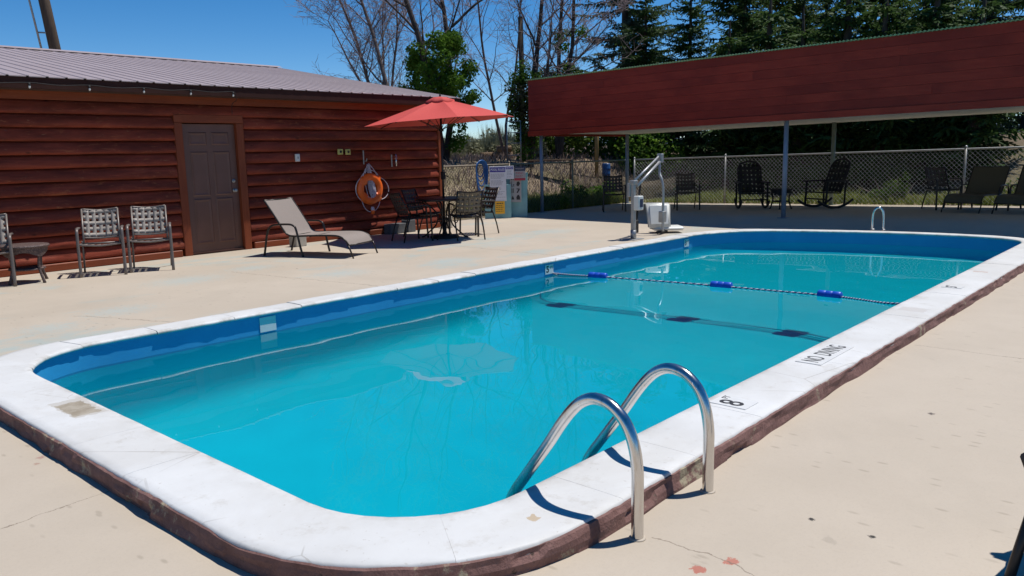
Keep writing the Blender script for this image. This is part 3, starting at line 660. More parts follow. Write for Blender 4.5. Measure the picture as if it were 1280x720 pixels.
# ---------------------------------------------------------------- chain-link fences
def fence(pts, label, every, h=1.24, sp=.10, wire=.0025, mt='galv'):
    root = thing('chain_link_fence', label, 'fence', (0,0,0)); 
    P = [Vector(p) for p in pts]
    L = (P[1]-P[0]).length; d = (P[1]-P[0])/L; g = Vector((0,0,1))
    def gz(s): q = P[0]+d*s; return ground_z(q.x, q.y) if q.x < 19.75 else ground_z(19.75, q.y)
    n = max(1, round(L/every)); base = MB(); base.tube([(0,0,-.05),(0,0,h+.02)], .026, 10); base.lathe([(.03,h+.02),(.03,h+.04),(.015,h+.06),(0,h+.065)], 10)
    first = None
    for k in range(n+1):
        q = P[0]+d*(L*k/n); loc = (q.x, q.y, gz(L*k/n))
        first = base.build('fence_post', mt, root, loc) if first is None else again(first, root, loc) and first
    m = MB(); m.tube([P[0]+d*s+g*(gz(s)+h-.015) for s in [L*i/24 for i in range(25)]], .021, 8); m.build('top_rail', mt, root)
    m = MB(); nrm = Vector((-d.y, d.x, 0)); hh = h-.06
    for sgn in (1, -1):
        s = -hh if sgn > 0 else 0
        while s < (L if sgn > 0 else L+hh):
            a, b = (s, s+hh) if sgn > 0 else (s, s-hh)
            za, zb = .04, .04+hh
            ta, tb = 0.0, 1.0
            lo, hi = min(a, b), max(a, b)
            if lo < 0: 
                f = (0-a)/(b-a)
                if a < b: ta = f
                else: tb = f
            if hi > L:
                f = (L-a)/(b-a)
                if a < b: tb = f
                else: ta = f
            if tb-ta > .02:
                A = P[0]+d*(a+(b-a)*ta)+g*(gz(a+(b-a)*ta)+za+(zb-za)*ta)+nrm*(.004*sgn); B = P[0]+d*(a+(b-a)*tb)+g*(gz(a+(b-a)*tb)+za+(zb-za)*tb)+nrm*(.004*sgn)
                m.tube([A, B], wire, 4, cap=False)
            s += sp
    m.build('wire_mesh', mt, root); return root
MT['rustgalv'] = simple('brown_coated_steel', (.21,.175,.13), .55, .4, .2, 9)
fence([(11.62, 13.02, 0), (14.55, 13.02, 0)], 'short chain link fence between log building and pool rules signs', 2.6, mt='rustgalv', wire=.0045, sp=.085)
fence([(14.6, 13.14, 0), (19.85, 13.14, 0)], 'chain link side fence in front of weedy bank, left of the shelter', 2.6, mt='greenpost', wire=.0028)
fence([(19.93, 12.95, 0), (19.93, -4.2, 0)], 'long chain link fence behind the shaded chairs under the shelter', 3.05)

# ================================================================ OBJECTS
# ---------------------------------------------------------------- pool ladder with two bent rails
lad = thing('pool_ladder', 'stainless pool ladder with two tall bent grab rails in foreground', 'ladder', (2.78, 1.6, 0))
path = [(0,0,-.02),(0,0,.10),(0,0,.20),(0,.002,.29)] + [(0, .02+.0, .385), (0,.06,.465), (0,.125,.517), (0,.20,.53), (0,.265,.505), (0,.32,.455), (0,.375,.385),(0,.44,.29),(0,.51,.195),(0,.58,.10),(0,.635,.025),(0,.67,-.04),(0,.685,-.12),(0,.69,-.25),(0,.69,-.5),(0,.69,-.95)]
rail = None
for x in (-.285, .285):
    if rail is None:
        rail = MB().tube(spline(path, 4), .0245, 16).build('rail', 'chrome', lad, (x,0,0))
        fl = MB().lathe([(.024,.0),(.034,.0),(.033,.004),(.026,.006),(.024,.006)], 20).build('flange', 'deck', rail); 
    else:
        r2 = again(rail, lad, (x,0,0)); again(fl, r2)
for z in (-.3, -.58, -.86): MB().box(-.27, .27, .655, .73, z-.015, z+.015, .006).build('step', 'wplastic', lad)

# far grab rail
fg = thing('grab_rail', 'small chrome hand loop standing at the far end of the pool', 'handrail', (14.05, 4.32, 0), 0)
MB().tube(spline([(0,.085,.0),(-.01,.085,.3),(-.02,.06,.42),(0,.0,.47),(.02,-.05,.43),(.03,-.075,.3),(.03,-.08,.0)], 6), .021, 12).build('loop', 'chrome', fg)
for p in ((0,.085),(.03,-.08)): MB().lathe([(.022,.1),(.045,.1),(.045,.108),(.024,.116)], 16, (p[0],p[1],0)).build('flange', 'galv', fg)

# ---------------------------------------------------------------- rope with floats
rope = thing('float_line', 'striped rope with three blue floats across the pool', 'rope', (0,0,WZ))
rp = [(8.16,6.555,.02),(8.22,6.3,.012),(8.33,5.96,.006),(8.45,5.2,.004),(8.54,4.34,.006),(8.6,3.7,.004),(8.63,3.11,.006),(8.6,2.8,.004),(8.53,2.5,.008),(8.47,2.10,.05)]
RP = spline(rp, 26)
a, b = MB(), MB()
for i in range(len(RP)-1):
    t = (RP[i+1]-RP[i]).normalized(); q = i*1.35; n1 = Vector((t.y, -t.x, 0)); up = Vector((0,0,1))
for mb_, ph in ((a, 0), (b, pi)):
    pts = []
    for i in range((len(RP)-1)*4+1):
        k = i/4; j = min(int(k), len(RP)-2); p = RP[j].lerp(RP[j+1], k-j); t = (RP[j+1]-RP[j]).normalized(); n1 = Vector((t.y, -t.x, 0))
        q = i*.55+ph; pts.append(p+n1*cos(q)*.0065+Vector((0,0,1))*sin(q)*.0065)
    mb_.tube(pts, .0075, 5)
a.build('white_strand', 'rope', rope); b.build('navy_strand', 'navyrope', rope)
fl = None
for x, y, d in ((8.33,5.96,(.12,-.72)),(8.545,4.34,(.08,-.7)),(8.63,3.11,(.0,-.7))):
    rz = atan2(d[1], d[0])
    if fl is None: fl = MB().lathe([(.010,-.125),(.042,-.125),(.049,-.115),(.049,-.04),(.046,-.036),(.049,-.032),(.049,.032),(.046,.036),(.049,.04),(.049,.115),(.042,.125),(.010,.125)], 20).build('float', 'float', rope); fo = fl
    else: fo = again(fl, rope)
    fo.location = (x, y, .014); fo.rotation_euler = (0, pi/2, rz)
cl = MB().tube([(0,0,0),(0,-.05,-.01),(.01,-.09,-.03)], .012, 8).build('clip', 'galv', rope, (8.16,6.565,.02)); again(cl, rope, (8.47,2.09,.05), pi)

# ---------------------------------------------------------------- depth markers and warnings
def marker(name, label, loc, rot, w, h, words, cat='marker'):
    t = thing(name, label, cat, loc); t.rotation_euler = rot
    MB().box(-w/2, w/2, -h/2, h/2, 0, .004, .0015).build('tile', 'tile', t)
    for s, sz, x, y, bold, sx in words: text('lettering', s, sz, 'inkg' if cat == 'faded marker' else 'ink', t, (x, y, .0042), (0,0,0), bold, sx=sx)
    return t
FLAT = (0, 0, 0)
ZT = CT+.0015
marker('depth_marker', 'white 8 FT depth tile on the coping beside the ladder', (4.01,1.945,ZT), FLAT, .165, .215, [('8',.195,-.022,-.005,.006,.84),('FT',.055,.052,.070,.002,.9)])
marker('warning_tile', 'white NO DIVING tile on the near coping', (5.37,1.945,ZT), FLAT, .62, .17, [('NO  DIVING',.165,0,0,.001,.60)])
marker('depth_marker', 'small distant 5 FT depth tile on the near side coping', (8.7,1.94,ZT), FLAT, .135, .18, [('5',.14,-.022,0,.010,.95),('FT',.045,.037,.05,.004,1)])
VERT = (pi/2, 0, 0)
marker('depth_marker', '5 FT depth tile on the pool wall at the rope end', (8.08,L_V-.002,-.020), VERT, .17, .125, [('5',.12,-.035,0,.012,1.1),('FT',.05,.045,.02,.005,1)])
t3 = marker('depth_marker', '3 FT depth tile on the far pool wall below the lift', (11.66,L_V-.004,-.020), VERT, .15, .125, [('3',.11,-.03,0,.012,1.0),('FT',.045,.04,.02,.005,1)])
marker('depth_marker', 'blank faded depth tile on the house side pool wall', (3.92,L_V-.002,-.025), VERT, .17, .14, [])

# ---------------------------------------------------------------- woven strap chairs
def strap_chair(name, label, group, frame='gframe', strap='gstrap', bh=.86, wide=.53):
    t = thing(name, label, 'chair', (0,0,0), 0, group); w = wide/2
    def side(x, s):
        m = MB(); m.tube(spline([(x,-.26,0),(x,-.245,.30),(x,-.235,.55),(x,-.20,.615),(x,-.12,.63),(x,.08,.622),(x,.20,.615)], 4), .0155, 10, flat=1.25, up=(1,0,0)); return m
    l = side(-w, 1).build('arm_frame', frame, t); again(l, t, (2*w, 0, 0))
    rl = MB().tube([(-w+.03,.14,.44),(-w+.02,.235,.2),(-w+.01,.29,0)], .013, 8).build('rear_leg', frame, t); again(rl, t, (2*w-.04, 0, 0))
    ba, bb = Vector((0,.13,.40)), Vector((0,.33,bh)); bw = w-.045
    fr = MB(); fr.tube([(-bw,ba.y,ba.z),(-bw,.19,.55),(-bw,bb.y,bb.z)], .013, 8); fr.tube([(bw,ba.y,ba.z),(bw,.19,.55),(bw,bb.y,bb.z)], .013, 8)
    fr.tube(spline([(-bw,bb.y,bb.z),(0,bb.y+.035,bb.z-.022),(bw,bb.y,bb.z)], 5), .012, 8); fr.tube(spline([(-bw,.165,.485),(0,.19,.47),(bw,.165,.485)], 5), .010, 8); fr.build('back_frame', frame, t)
    sf = MB(); sw = w-.018
    sf.tube([(-sw,-.235,.425),(-sw,.15,.405)], .012, 8); sf.tube([(sw,-.235,.425),(sw,.15,.405)], .012, 8); sf.tube(spline([(-sw,-.235,.425),(0,-.245,.405),(sw,-.235,.425)], 5), .012, 8); sf.tube([(-sw,.15,.405),(sw,.15,.405)], .012, 8); sf.build('seat_frame', frame, t)
    # woven straps
    u = (bb-Vector((0,.165,.485))); L = u.length; u.normalize(); nrm = Vector((0, -u.z, u.y))
    def strip(pts, wd, wv, th=.0035):
        m = MB(); k = len(pts); vs = []
        for p in pts:
            p = Vector(p); vs += [p+wv*wd/2-nn_*th/2, p-wv*wd/2-nn_*th/2, p-wv*wd/2+nn_*th/2, p+wv*wd/2+nn_*th/2]
        fs = []
        for i in range(k-1):
            for j in range(4): fs.append((i*4+j, i*4+(j+1)%4, (i+1)*4+(j+1)%4, (i+1)*4+j))
        fs += [(0,1,2,3), (4*k-4, 4*k-1, 4*k-2, 4*k-3)]
        return m.add(vs, fs, True)
    X = Vector((1,0,0)); nn_ = nrm
    nh, nv = 5, 5
    for k in range(nh):
        s = .045+(L-.075)*k/(nh-1); c = Vector((0,.165,.485))+u*s; pts = []
        for q in range(nv*2+1):
            x = -bw+2*bw*q/(nv*2); sag = .030*(1-(x/bw)**2); pts.append(c+X*x-nrm*sag*1.0+nrm*(.004*(1 if (q+k)%2 else -1))*(1 if 0 < q < nv*2 else 0))
        strip(pts, .052, u).build('strap', strap, t)
    for k in range(nv):
        x = -bw+2*bw*(k+.75)/(nv+.5); pts = []
        for q in range(nh*2+1):
            s = .0+(L-.0)*q/(nh*2); sag = .030*(1-(x/bw)**2)*(1); c = Vector((x,.165,.485))+u*s; pts.append(c-nrm*sag)
        strip(pts, .05, X).build('strap', strap, t)
    nn_ = Vector((0,0,1)); Y = Vector((0,1,0))
    o = None
    for k in range(6):
        y = -.205+.33*k/5; pts = [(x, y, .418-.02*(y+.235)/.4-.022*(1-(x/sw)**2)) for x in [-sw+2*sw*q/8 for q in range(9)]]
        if o is None: o = strip(pts, .048, Y).build('seat_strap', strap, t); oy = y
        else: again(o, t, (0, y-oy, -.02*(y-oy)/.4))
    for k in range(6):
        x = -sw+2*sw*(k+.6)/6.2; z = -.022*(1-(x/sw)**2)+.006; strip([(x,-.235,.418+z),(x,-.04,.409+z),(x,.15,.40+z)], .05, X).build('seat_strap', strap, t)
    return t
g1 = 'grey woven strap chairs by the log wall'
gc = strap_chair('strap_chair', 'grey woven strap armchair, left one of the pair beside the door', g1)
gc.location = (4.33,11.26,0); gc.rotation_euler = (0,0,radians(-24))
clone(gc, None, (4.93,11.13,0), radians(-26), 'grey woven strap armchair of the pair, nearest the brown door', g1)
clone(gc, None, (3.03,11.40,0), radians(-20), 'grey armchair cut off by the left edge, beside wicker table', g1)
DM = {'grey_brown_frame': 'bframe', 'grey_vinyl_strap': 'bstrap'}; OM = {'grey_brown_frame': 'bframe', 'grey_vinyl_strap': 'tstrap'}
g2 = 'dark woven chairs round the umbrella table'
def face(dx, dy): return atan2(dy, dx)+pi/2        # chair front (-y) turned towards (dx, dy)
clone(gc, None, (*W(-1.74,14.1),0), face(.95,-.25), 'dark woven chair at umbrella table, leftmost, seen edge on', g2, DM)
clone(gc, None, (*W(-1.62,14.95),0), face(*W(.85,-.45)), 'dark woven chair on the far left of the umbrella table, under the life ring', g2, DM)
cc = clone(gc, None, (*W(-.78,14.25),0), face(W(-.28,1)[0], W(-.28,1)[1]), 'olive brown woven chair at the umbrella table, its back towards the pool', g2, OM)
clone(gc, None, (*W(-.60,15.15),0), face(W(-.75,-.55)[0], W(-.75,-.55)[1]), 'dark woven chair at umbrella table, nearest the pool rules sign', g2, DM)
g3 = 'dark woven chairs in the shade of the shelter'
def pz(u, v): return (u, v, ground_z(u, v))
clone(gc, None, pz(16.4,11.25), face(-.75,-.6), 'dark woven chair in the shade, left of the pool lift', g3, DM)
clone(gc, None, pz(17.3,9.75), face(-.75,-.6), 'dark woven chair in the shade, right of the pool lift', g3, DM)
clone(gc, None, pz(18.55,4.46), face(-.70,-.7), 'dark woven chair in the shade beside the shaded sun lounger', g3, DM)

# ---------------------------------------------------------------- sling sun loungers
def lounger(label, group=None):
    t = thing('sun_lounger', label, 'sun lounger', (0,0,0), 0, group); w = .335
    prof = spline([(0,.80,.86),(0,.66,.67),(0,.47,.40),(0,.40,.335),(0,.30,.315),(0,.0,.325),(0,-.35,.335),(0,-.52,.325),(0,-.62,.275),(0,-.68,.20)], 5)
    m = MB(); vs = []
    for p in prof:
        for x in (-w+.012, -w*.5, 0, w*.5, w-.012): vs.append((x, p.y, p.z+.008-.014*(1-(x/w)**2)))
    n = len(prof); m.add(vs, [(i*5+j, i*5+j+1, (i+1)*5+j+1, (i+1)*5+j) for i in range(n-1) for j in range(4)], True)
    k = len(vs); m.add([(x, y, z-.004) for x, y, z in vs], [(i*5+j, (i+1)*5+j, (i+1)*5+j+1, i*5+j+1) for i in range(n-1) for j in range(4)], True)
    m.build('sling', 'sling', t)
    r = MB().tube([(-w, p.y, p.z) for p in prof], .0135, 8).build('side_rail', 'bframe', t); again(r, t, (2*w,0,0))
    m = MB()
    for q in (prof[0], prof[17], prof[25], prof[-1]): m.tube([(-w, q.y, q.z-.01), (w, q.y, q.z-.01)], .011, 8)
    m.build('cross_bar', 'bframe', t)
    l = MB().tube([(-w,-.665,.215),(-w,-.71,.11),(-w-.01,-.76,.0)], .0125, 8).build('foot_leg', 'bframe', t); again(l, t, (2*w+.01,0,0))
    arm = spline([(-w-.015,.13,0),(-w-.02,.17,.16),(-w-.025,.225,.42),(-w-.025,.27,.475),(-w-.025,.36,.495),(-w-.025,.60,.485),(-w-.025,.70,.45),(-w-.02,.765,.36),(-w-.012,.82,.15),(-w-.005,.86,0)], 4)
    a = MB().tube(arm, .0155, 8, flat=1.2, up=(1,0,0)).build('arm_leg', 'bframe', t); a2 = MB().tube([(-p.x, p.y, p.z) for p in arm], .0155, 8, flat=1.2, up=(1,0,0)).build('arm_leg', 'bframe', t)
    return t
lg = lounger('taupe sling sun lounger with raised back beside the log wall', 'sling sun loungers'); lg.location = (7.28,10.42,0); lg.rotation_euler = (0,0,radians(20))
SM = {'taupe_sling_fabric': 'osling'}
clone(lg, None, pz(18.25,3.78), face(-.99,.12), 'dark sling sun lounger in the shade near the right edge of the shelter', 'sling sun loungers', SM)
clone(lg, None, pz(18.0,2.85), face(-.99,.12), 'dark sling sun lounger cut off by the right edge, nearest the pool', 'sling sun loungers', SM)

# ---------------------------------------------------------------- wicker side table
def side_table(name, label, loc, mt, rz=0, r=.27, h=.48):
    t = thing(name, label, 'table', loc, rz)
    tp = MB().lathe([(0,h-.025),(r*.9,h-.03),(r,h-.03),(r+.012,h-.015),(r,h),(r*.92,h+.004),(0,h+.004)], 40).build('table_top', mt, t)
    m = MB()
    n = 64
    vs = []
    for j in range(n):
        a = 2*pi*j/n; d = .055+.055*abs(cos(2*a))**2.5; vs += [(cos(a)*(r-.012), sin(a)*(r-.012), h-.03), (cos(a)*(r-.022), sin(a)*(r-.022), h-.03-d)]
    m.add(vs, [(2*j, 2*((j+1)%n), 2*((j+1)%n)+1, 2*j+1) for j in range(n)], True); m.build('apron', mt, t)
    for k in range(4):
        a = pi/2*k; c, s = cos(a), sin(a)
        MB().tube(spline([(c*(r-.03), s*(r-.03), h-.1),(c*(r-.055), s*(r-.055), .3),(c*(r-.06), s*(r-.06), .18),(c*(r+.0), s*(r+.0), .0)], 4), [.017]*12+[.02], 8).build('leg', mt, t)
    MB().lathe([(0,.165),(r-.07,.165),(r-.055,.175),(r-.07,.19),(0,.19)], 28).build('lower_shelf', mt, t)
    return t
side_table('wicker_table', 'round brown wicker side table between the grey chairs', (3.42,11.32,0), 'wicker', .4, .27)
side_table('side_table', 'small dark side table between the two rocking chairs', pz(17.95,7.68), 'black', .3, .24, .46)

# ---------------------------------------------------------------- rocking chairs in the shade
def rocker(label):
    t = thing('rocking_chair', label, 'rocking chair', (0,0,0), 0, 'dark rocking chairs'); w = .31
    rk = MB(); pts = [(-w, -.52+1.04*i/16, .03+.16*((i-8)/8.0)**2+.0) for i in range(17)]
    rk.tube(pts, .024, 8, flat=1.3, up=(0,0,1)); r = rk.build('rocker', 'black', t); again(r, t, (2*w,0,0))
    for x in (-w, w):
        MB().tube([(x,-.30,.06),(x,-.28,.36),(x,-.27,.60)], .025, 8).build('front_post', 'black', t); MB().tube([(x,.26,.06),(x,.27,.38),(x,.30,.60)], .022, 8).build('rear_post', 'black', t)
        MB().box(x-.05, x+.05, -.36, .34, .60, .63, .008).build('arm_rest', 'black', t)
    u = Vector((0,.36,.86)).normalized()
    m = MB(); b0 = Vector((0,.18,.36)); n = 9
    for s in (-1, 1): m.tube([b0+Vector((s*(w-.05),0,0)), b0+Vector((s*(w-.04),0,0))+u*.62, b0+Vector((s*(w-.10),0,0))+u*.74], .02, 8)
    m.tube(spline([b0+Vector((-(w-.10),0,0))+u*.74, b0+u*.80, b0+Vector((w-.10,0,0))+u*.74], 5), .024, 8); m.build('back_frame', 'black', t)
    for k in range(6):
        z = .05+.115*k; MB().tube([b0+Vector((-(w-.05),0,0))+u*z, b0+Vector((0,.03,0))+u*z, b0+Vector((w-.05,0,0))+u*z], .046, 6, flat=.12, up=(0,-u.z,u.y)).build('back_slat', 'black', t)
    o = None
    for k in range(5):
        x = -(w-.11)+k*(2*w-.22)/4
        if o is None: o = MB().tube([b0+Vector((0,.012,0))+u*.0, b0+Vector((0,.02,0))+u*.74], .040, 6, flat=.12, up=(0,-u.z,u.y)).build('back_slat', 'black', t); 
        else: o = again(o, t)
        o.location = (x, 0, 0)
    for k in range(5): MB().box(-w+.02, w-.02, -.29+k*.098, -.29+k*.098+.08, .355-.006*k, .38-.006*k, .006).build('seat_slat', 'black', t)
    MB().tube([(-w,-.285,.22),(w,-.285,.22)], .016, 6).build('stretcher', 'black', t)
    return t
rk = rocker('dark rocking chair in the shade facing the pool, left of the blue post'); rk.location = pz(18.0,8.42); rk.rotation_euler = (0,0,face(*W(-.12,-1)))
clone(rk, None, pz(18.45,6.85), face(*W(-1,-.45)), 'dark rocking chair turned sideways in the shade, right of the blue post')

# ---------------------------------------------------------------- umbrella table
TX, TY = 10.03, 10.58
tb = thing('patio_table', 'round dark patio table with scrolled legs under red umbrella', 'table', (TX,TY,0))
MB().lathe([(.03,.685),(.5,.685),(.525,.69),(.53,.705),(.525,.72),(.5,.724),(.03,.724)], 40).build('table_top', 'bframe', tb)
lg_ = None
for k in range(4):
    if lg_ is None:
        m = MB(); m.tube(spline([(.40,0,.68),(.30,0,.60),(.17,0,.48),(.12,0,.36),(.17,0,.22),(.30,0,.10),(.38,0,.03),(.44,0,.012)], 5), .014, 8)
        m.tube(spline([(.12,0,.40),(.20,0,.40),(.26,0,.33),(.22,0,.27),(.17,0,.31)], 5), .009, 6); lg_ = m.build('leg', 'bframe', tb, rotz=.5)
    else: again(lg_, tb, (0,0,0), .5+k*pi/2)
MB().lathe([(.115,.33),(.128,.33),(.128,.35),(.115,.35)], 24).build('leg_ring', 'bframe', tb)
um = thing('patio_umbrella', 'red market umbrella with vented top over the patio table', 'umbrella', (TX,TY,0))
MB().lathe([(0,.0),(.26,.0),(.265,.02),(.25,.04),(.12,.06),(.05,.075),(.035,.12),(.035,.28),(0,.28)], 32).build('base', 'black', um)
MB().tube([(0,0,.05),(0,0,1.2),(.0,0,2.43)], .0215, 12).build('pole', 'bframe', um)
MB().box(-.03,.03,-.045,.03,1.05,1.19,.008).build('crank_housing', 'black', um); MB().tube([(0,-.045,1.12),(0,-.085,1.12),(0.05,-.09,1.09)], .008, 6).build('crank_handle', 'black', um)
# canopy: eight sagging panels, slightly tilted
CR, zt, ze = 1.36, 2.47, 2.07; tilt = (W(1,0)[0]*.058, W(1,0)[1]*.058)
def cz(x, y): return tilt[0]*x+tilt[1]*y
A0 = radians(48.2+10)
def canopy_pt(k, f, r):       # k panel, f across 0..1, r 0..1 out
    a0, a1 = A0+k*pi/4, A0+(k+1)*pi/4
    p = Vector((cos(a0),sin(a0),0))*(1-f)+Vector((cos(a1),sin(a1),0))*f; inn = 1-.035*4*f*(1-f)*r
    x, y = p.x*CR*r*inn, p.y*CR*r*inn; z = zt-(zt-ze)*(r**1.08) - .035*sin(pi*r)*4*f*(1-f)*.9
    return (x, y, z+cz(x, y))
pn = None
cv = thing('canopy', None, None); cv.parent = um
for k in range(8):
    m = MB(); vs = []; nf, nr = 6, 8
    for i in range(nr+1):
        for j in range(nf+1): vs.append(canopy_pt(k, j/nf, .12+.88*i/nr))
    m.add(vs, [(i*(nf+1)+j, i*(nf+1)+j+1, (i+1)*(nf+1)+j+1, (i+1)*(nf+1)+j) for i in range(nr) for j in range(nf)], True)
    m.build('canopy_panel', 'red', cv)
m = MB(); vs = []
for j in range(64):
    a = A0+2*pi*j/64; rr = .26*(1-.05*abs(sin(4*(a-A0)))); z = zt-.035-.02*abs(sin(4*(a-A0)))
    vs += [(0,0,zt+.035), (.12*cos(a), .12*sin(a), zt+.022), (rr*cos(a), rr*sin(a), z+.0+cz(rr*cos(a), rr*sin(a))), (rr*cos(a), rr*sin(a), z-.03)]
m.add(vs, [(4*j+q, 4*((j+1)%64)+q, 4*((j+1)%64)+q+1, 4*j+q+1) for j in range(64) for q in range(3)], True); m.build('vent_top', 'red', cv)
MB().lathe([(0,zt+.09),(.014,zt+.075),(.018,zt+.05),(.012,zt+.03)], 10).build('finial', 'black', um)
for k in range(8):
    a = A0+k*pi/4; x, y = cos(a), sin(a); r0, r1 = .05, .985
    MB().tube([canopy_pt(k, 0, q)[:2]+(canopy_pt(k, 0, q)[2]-.016,) for q in (.04,.3,.6,.985)], .008, 6).build('rib', 'bframe', um)
    q = canopy_pt(k, 0, .5); MB().tube([(x*.03, y*.03, 1.93), (q[0], q[1], q[2]-.025)], .006, 6).build('strut', 'bframe', um)
MB().lathe([(.024,1.90),(.045,1.90),(.045,1.95),(.024,1.95)], 12).build('runner_hub', 'black', um)

# ---------------------------------------------------------------- pool lift
lf = thing('pool_lift', 'steel pool lift with white plastic seat and control box', 'pool lift', (11.52,7.5,0), 0)
MB().box(-.16,.16,-.12,.12,0,.012,.004).build('base_plate', 'galv', lf)
MB().box(-.034,.034,-.034,.034,.012,.98,.008).build('mast', 'galv', lf)
MB().tube([(0,0,.02),(0,0,.16)], .05, 14).build('socket', 'galv', lf)
MB().box(-.055,.055,-.05,.05,.93,1.0,.01).build('mast_head', 'galv', lf)
cb = MB().box(-.075,.075,-.155,-.045,.50,.74,.012).build('control_box', 'wplastic', lf); MB().box(-.045,.045,-.163,-.156,.55,.69,.004).build('screen', 'signb', cb)
MB().box(-.05,.05,.036,.10,.72,.95,.01).build('battery', 'galv', lf)
MB().tube([(.03,-.0,.99),(.98,.10,1.39)], .019, 10).build('upper_arm', 'galv', lf); MB().tube([(.06,-.03,.90),(.98,.07,1.31)], .024, 10).build('lower_arm', 'galv', lf)
MB().box(.95,1.02,.03,.14,1.27,1.43,.01).build('arm_joint', 'galv', lf)
MB().tube([(.10,.03,.12),(.30,.05,.98)], [.022,.016], 10).build('actuator', 'black', lf); MB().box(.03,.14,-.02,.08,.10,.32,.01).build('actuator_motor', 'black', lf)
MB().tube(spline([(.985,.09,1.34),(.99,.10,1.22),(.96,.08,1.08),(.93,.02,.98),(.92,-.02,.80),(.92,-.02,.4),(.92,-.02,.06)], 6), .023, 10).build('seat_mast', 'galv', lf)
MB().box(.86,.98,-.06,.04,.22,.42,.01).build('seat_bracket', 'galv', lf)
MB().tube([(.80,.02,.045),(1.18,.06,.045)], .03, 8).build('caster_bar', 'black', lf)
def shell(poly, th, y0):
    m = MB(); m.prism(poly, 'y', y0, y0+th); return m
# seat faces the pool side; back panel is turned to the camera
bk = []
for x, z in ((-.215,.13),(.195,.13),(.225,.62),(-.235,.635)):
    bk.append((x, z))
bm = bmesh.new(); vs = [bm.verts.new((x, 0, z)) for x, z in bk]; f = bm.faces.new(vs); r = bmesh.ops.extrude_face_region(bm, geom=[f])
for v in [e for e in r['geom'] if isinstance(e, bmesh.types.BMVert)]: v.co.y += .06
bmesh.ops.recalc_face_normals(bm, faces=bm.faces); bmesh.ops.bevel(bm, geom=bm.edges[:], offset=.035, segments=3, affect='EDGES', clamp_overlap=True)
me = bpy.data.meshes.new('seat_back'); bm.to_mesh(me); bm.free(); me.materials.append(MT['wplastic']); 
for p in me.polygons: p.use_smooth = True
sb = bpy.data.objects.new('seat_back', me); C.objects.link(sb); sb.parent = lf; sb.location = (.99,.06,-.02); sb.rotation_euler = (radians(-22),0,radians(-46))
MB().box(-.17,.15,-.014,-.001,.20,.56,.012).build('recessed_panel', 'wplastic', sb)
st_ = MB().box(-.12,.44,.05,.45,.05,.12,.03).build('seat', 'wplastic', lf, (1.0,.06,0), radians(-46))

# ---------------------------------------------------------------- things on the log wall
FV = WV-.082                                  # face of the logs
ring = thing('life_ring', 'orange life ring with pale looped rope hanging on the log wall', 'life ring', (9.54,FV-.06,.885))
RR, rr = .225, .072
m = MB(); vs, fs = [], []
for i in range(40):
    a = 2*pi*i/40
    for j in range(14):
        b = 2*pi*j/14; q = RR+rr*cos(b); vs.append((q*cos(a), rr*.8*sin(b), q*sin(a)))
for i in range(40):
    for j in range(14): fs.append((i*14+j, ((i+1)%40)*14+j, ((i+1)%40)*14+(j+1)%14, i*14+(j+1)%14))
m.add(vs, fs, True).build('ring', 'orange', ring)
g = MB()
for k in range(4):                            # grab line looping from clamp to clamp
    a0 = pi/4+k*pi/2; pts = []
    for i in range(13):
        f = i/12; a = a0+f*pi/2; q = RR+rr+.005+(.10 if k in (2,3) else .045)*sin(pi*f); pts.append((q*cos(a)+(.03*sin(pi*f) if k == 3 else 0), -.02, q*sin(a)-(.03*sin(pi*f) if k > 1 else 0)))
    g.tube(pts, .008, 6)
g.build('grab_line', 'rope', ring)
cl = None
for k in range(4):
    a = pi/4+k*pi/2; MB().tube([((RR+rr+.012)*cos(a), -.02, (RR+rr+.012)*sin(a)), ((RR-rr-.012)*cos(a), -.02, (RR-rr-.012)*sin(a))], .028, 8, flat=2.0).build('band', 'orange', ring)
coil = MB(); rnd = random.Random(2)
for k in range(9):
    x = rnd.uniform(-.05,.05); pts = [(x*.5, -.01+.03, .46), (x*1.3-.02, .02, .25), (x*1.6-.03, -.02, .0), (x*1.2+.02, -.03, -.15+rnd.uniform(-.05,.05)), (x+.06, -.04, -.08), (x*1.1+.04, -.02, .1), (x*.5, .02, .455)]
    coil.tube(spline(pts, 5), .008, 5)
for s in (-1, 1): coil.tube([(0,0,.47),(s*.10,-.01,.36),(s*.20,-.03,.18)], .008, 5)
coil.build('throw_line', 'rope', ring)
fb = MB().lathe([(0,-.075),(.03,-.07),(.035,-.02),(.035,.03),(.022,.06),(0,.065)], 12).build('throw_float', 'orange', ring, (.01,-.04,-.40)); MB().lathe([(.036,.0),(.036,.035),(.024,.064),(.0,.068)], 12).build('float_cap', 'rope', fb)
hk = thing('wall_hook', 'dark metal bracket on the log wall above the life ring', 'bracket', (9.47,FV,1.47)); MB().box(-.014,.014,-.012,0,-.13,.13,.004).build('plate', 'galv', hk); MB().tube(spline([(0,-.01,-.06),(0,-.08,-.07),(0,-.10,-.02)], 4), .010, 6).build('hook', 'galv', hk)
sp = thing('water_spigot', 'short metal pipe spigot on the log wall right of the life ring', 'spigot', (10.18,FV,1.41))
MB().box(-.05,-.02,-.012,0,-.13,.10,.004).build('plate', 'galv', sp); MB().tube([(.03,-.0,.10),(.03,-.05,.10),(.03,-.06,-.02),(.02,-.06,-.12)], .017, 8).build('pipe', 'chrome', sp); MB().tube([(-.0,-.06,.03),(.06,-.06,.03)], .01, 6).build('handle', 'galv', sp)
yb = thing('outlet_box', 'pale yellow wall box, left one of the pair on log wall', 'outlet box', (8.94,FV,1.58), group='yellow wall boxes')
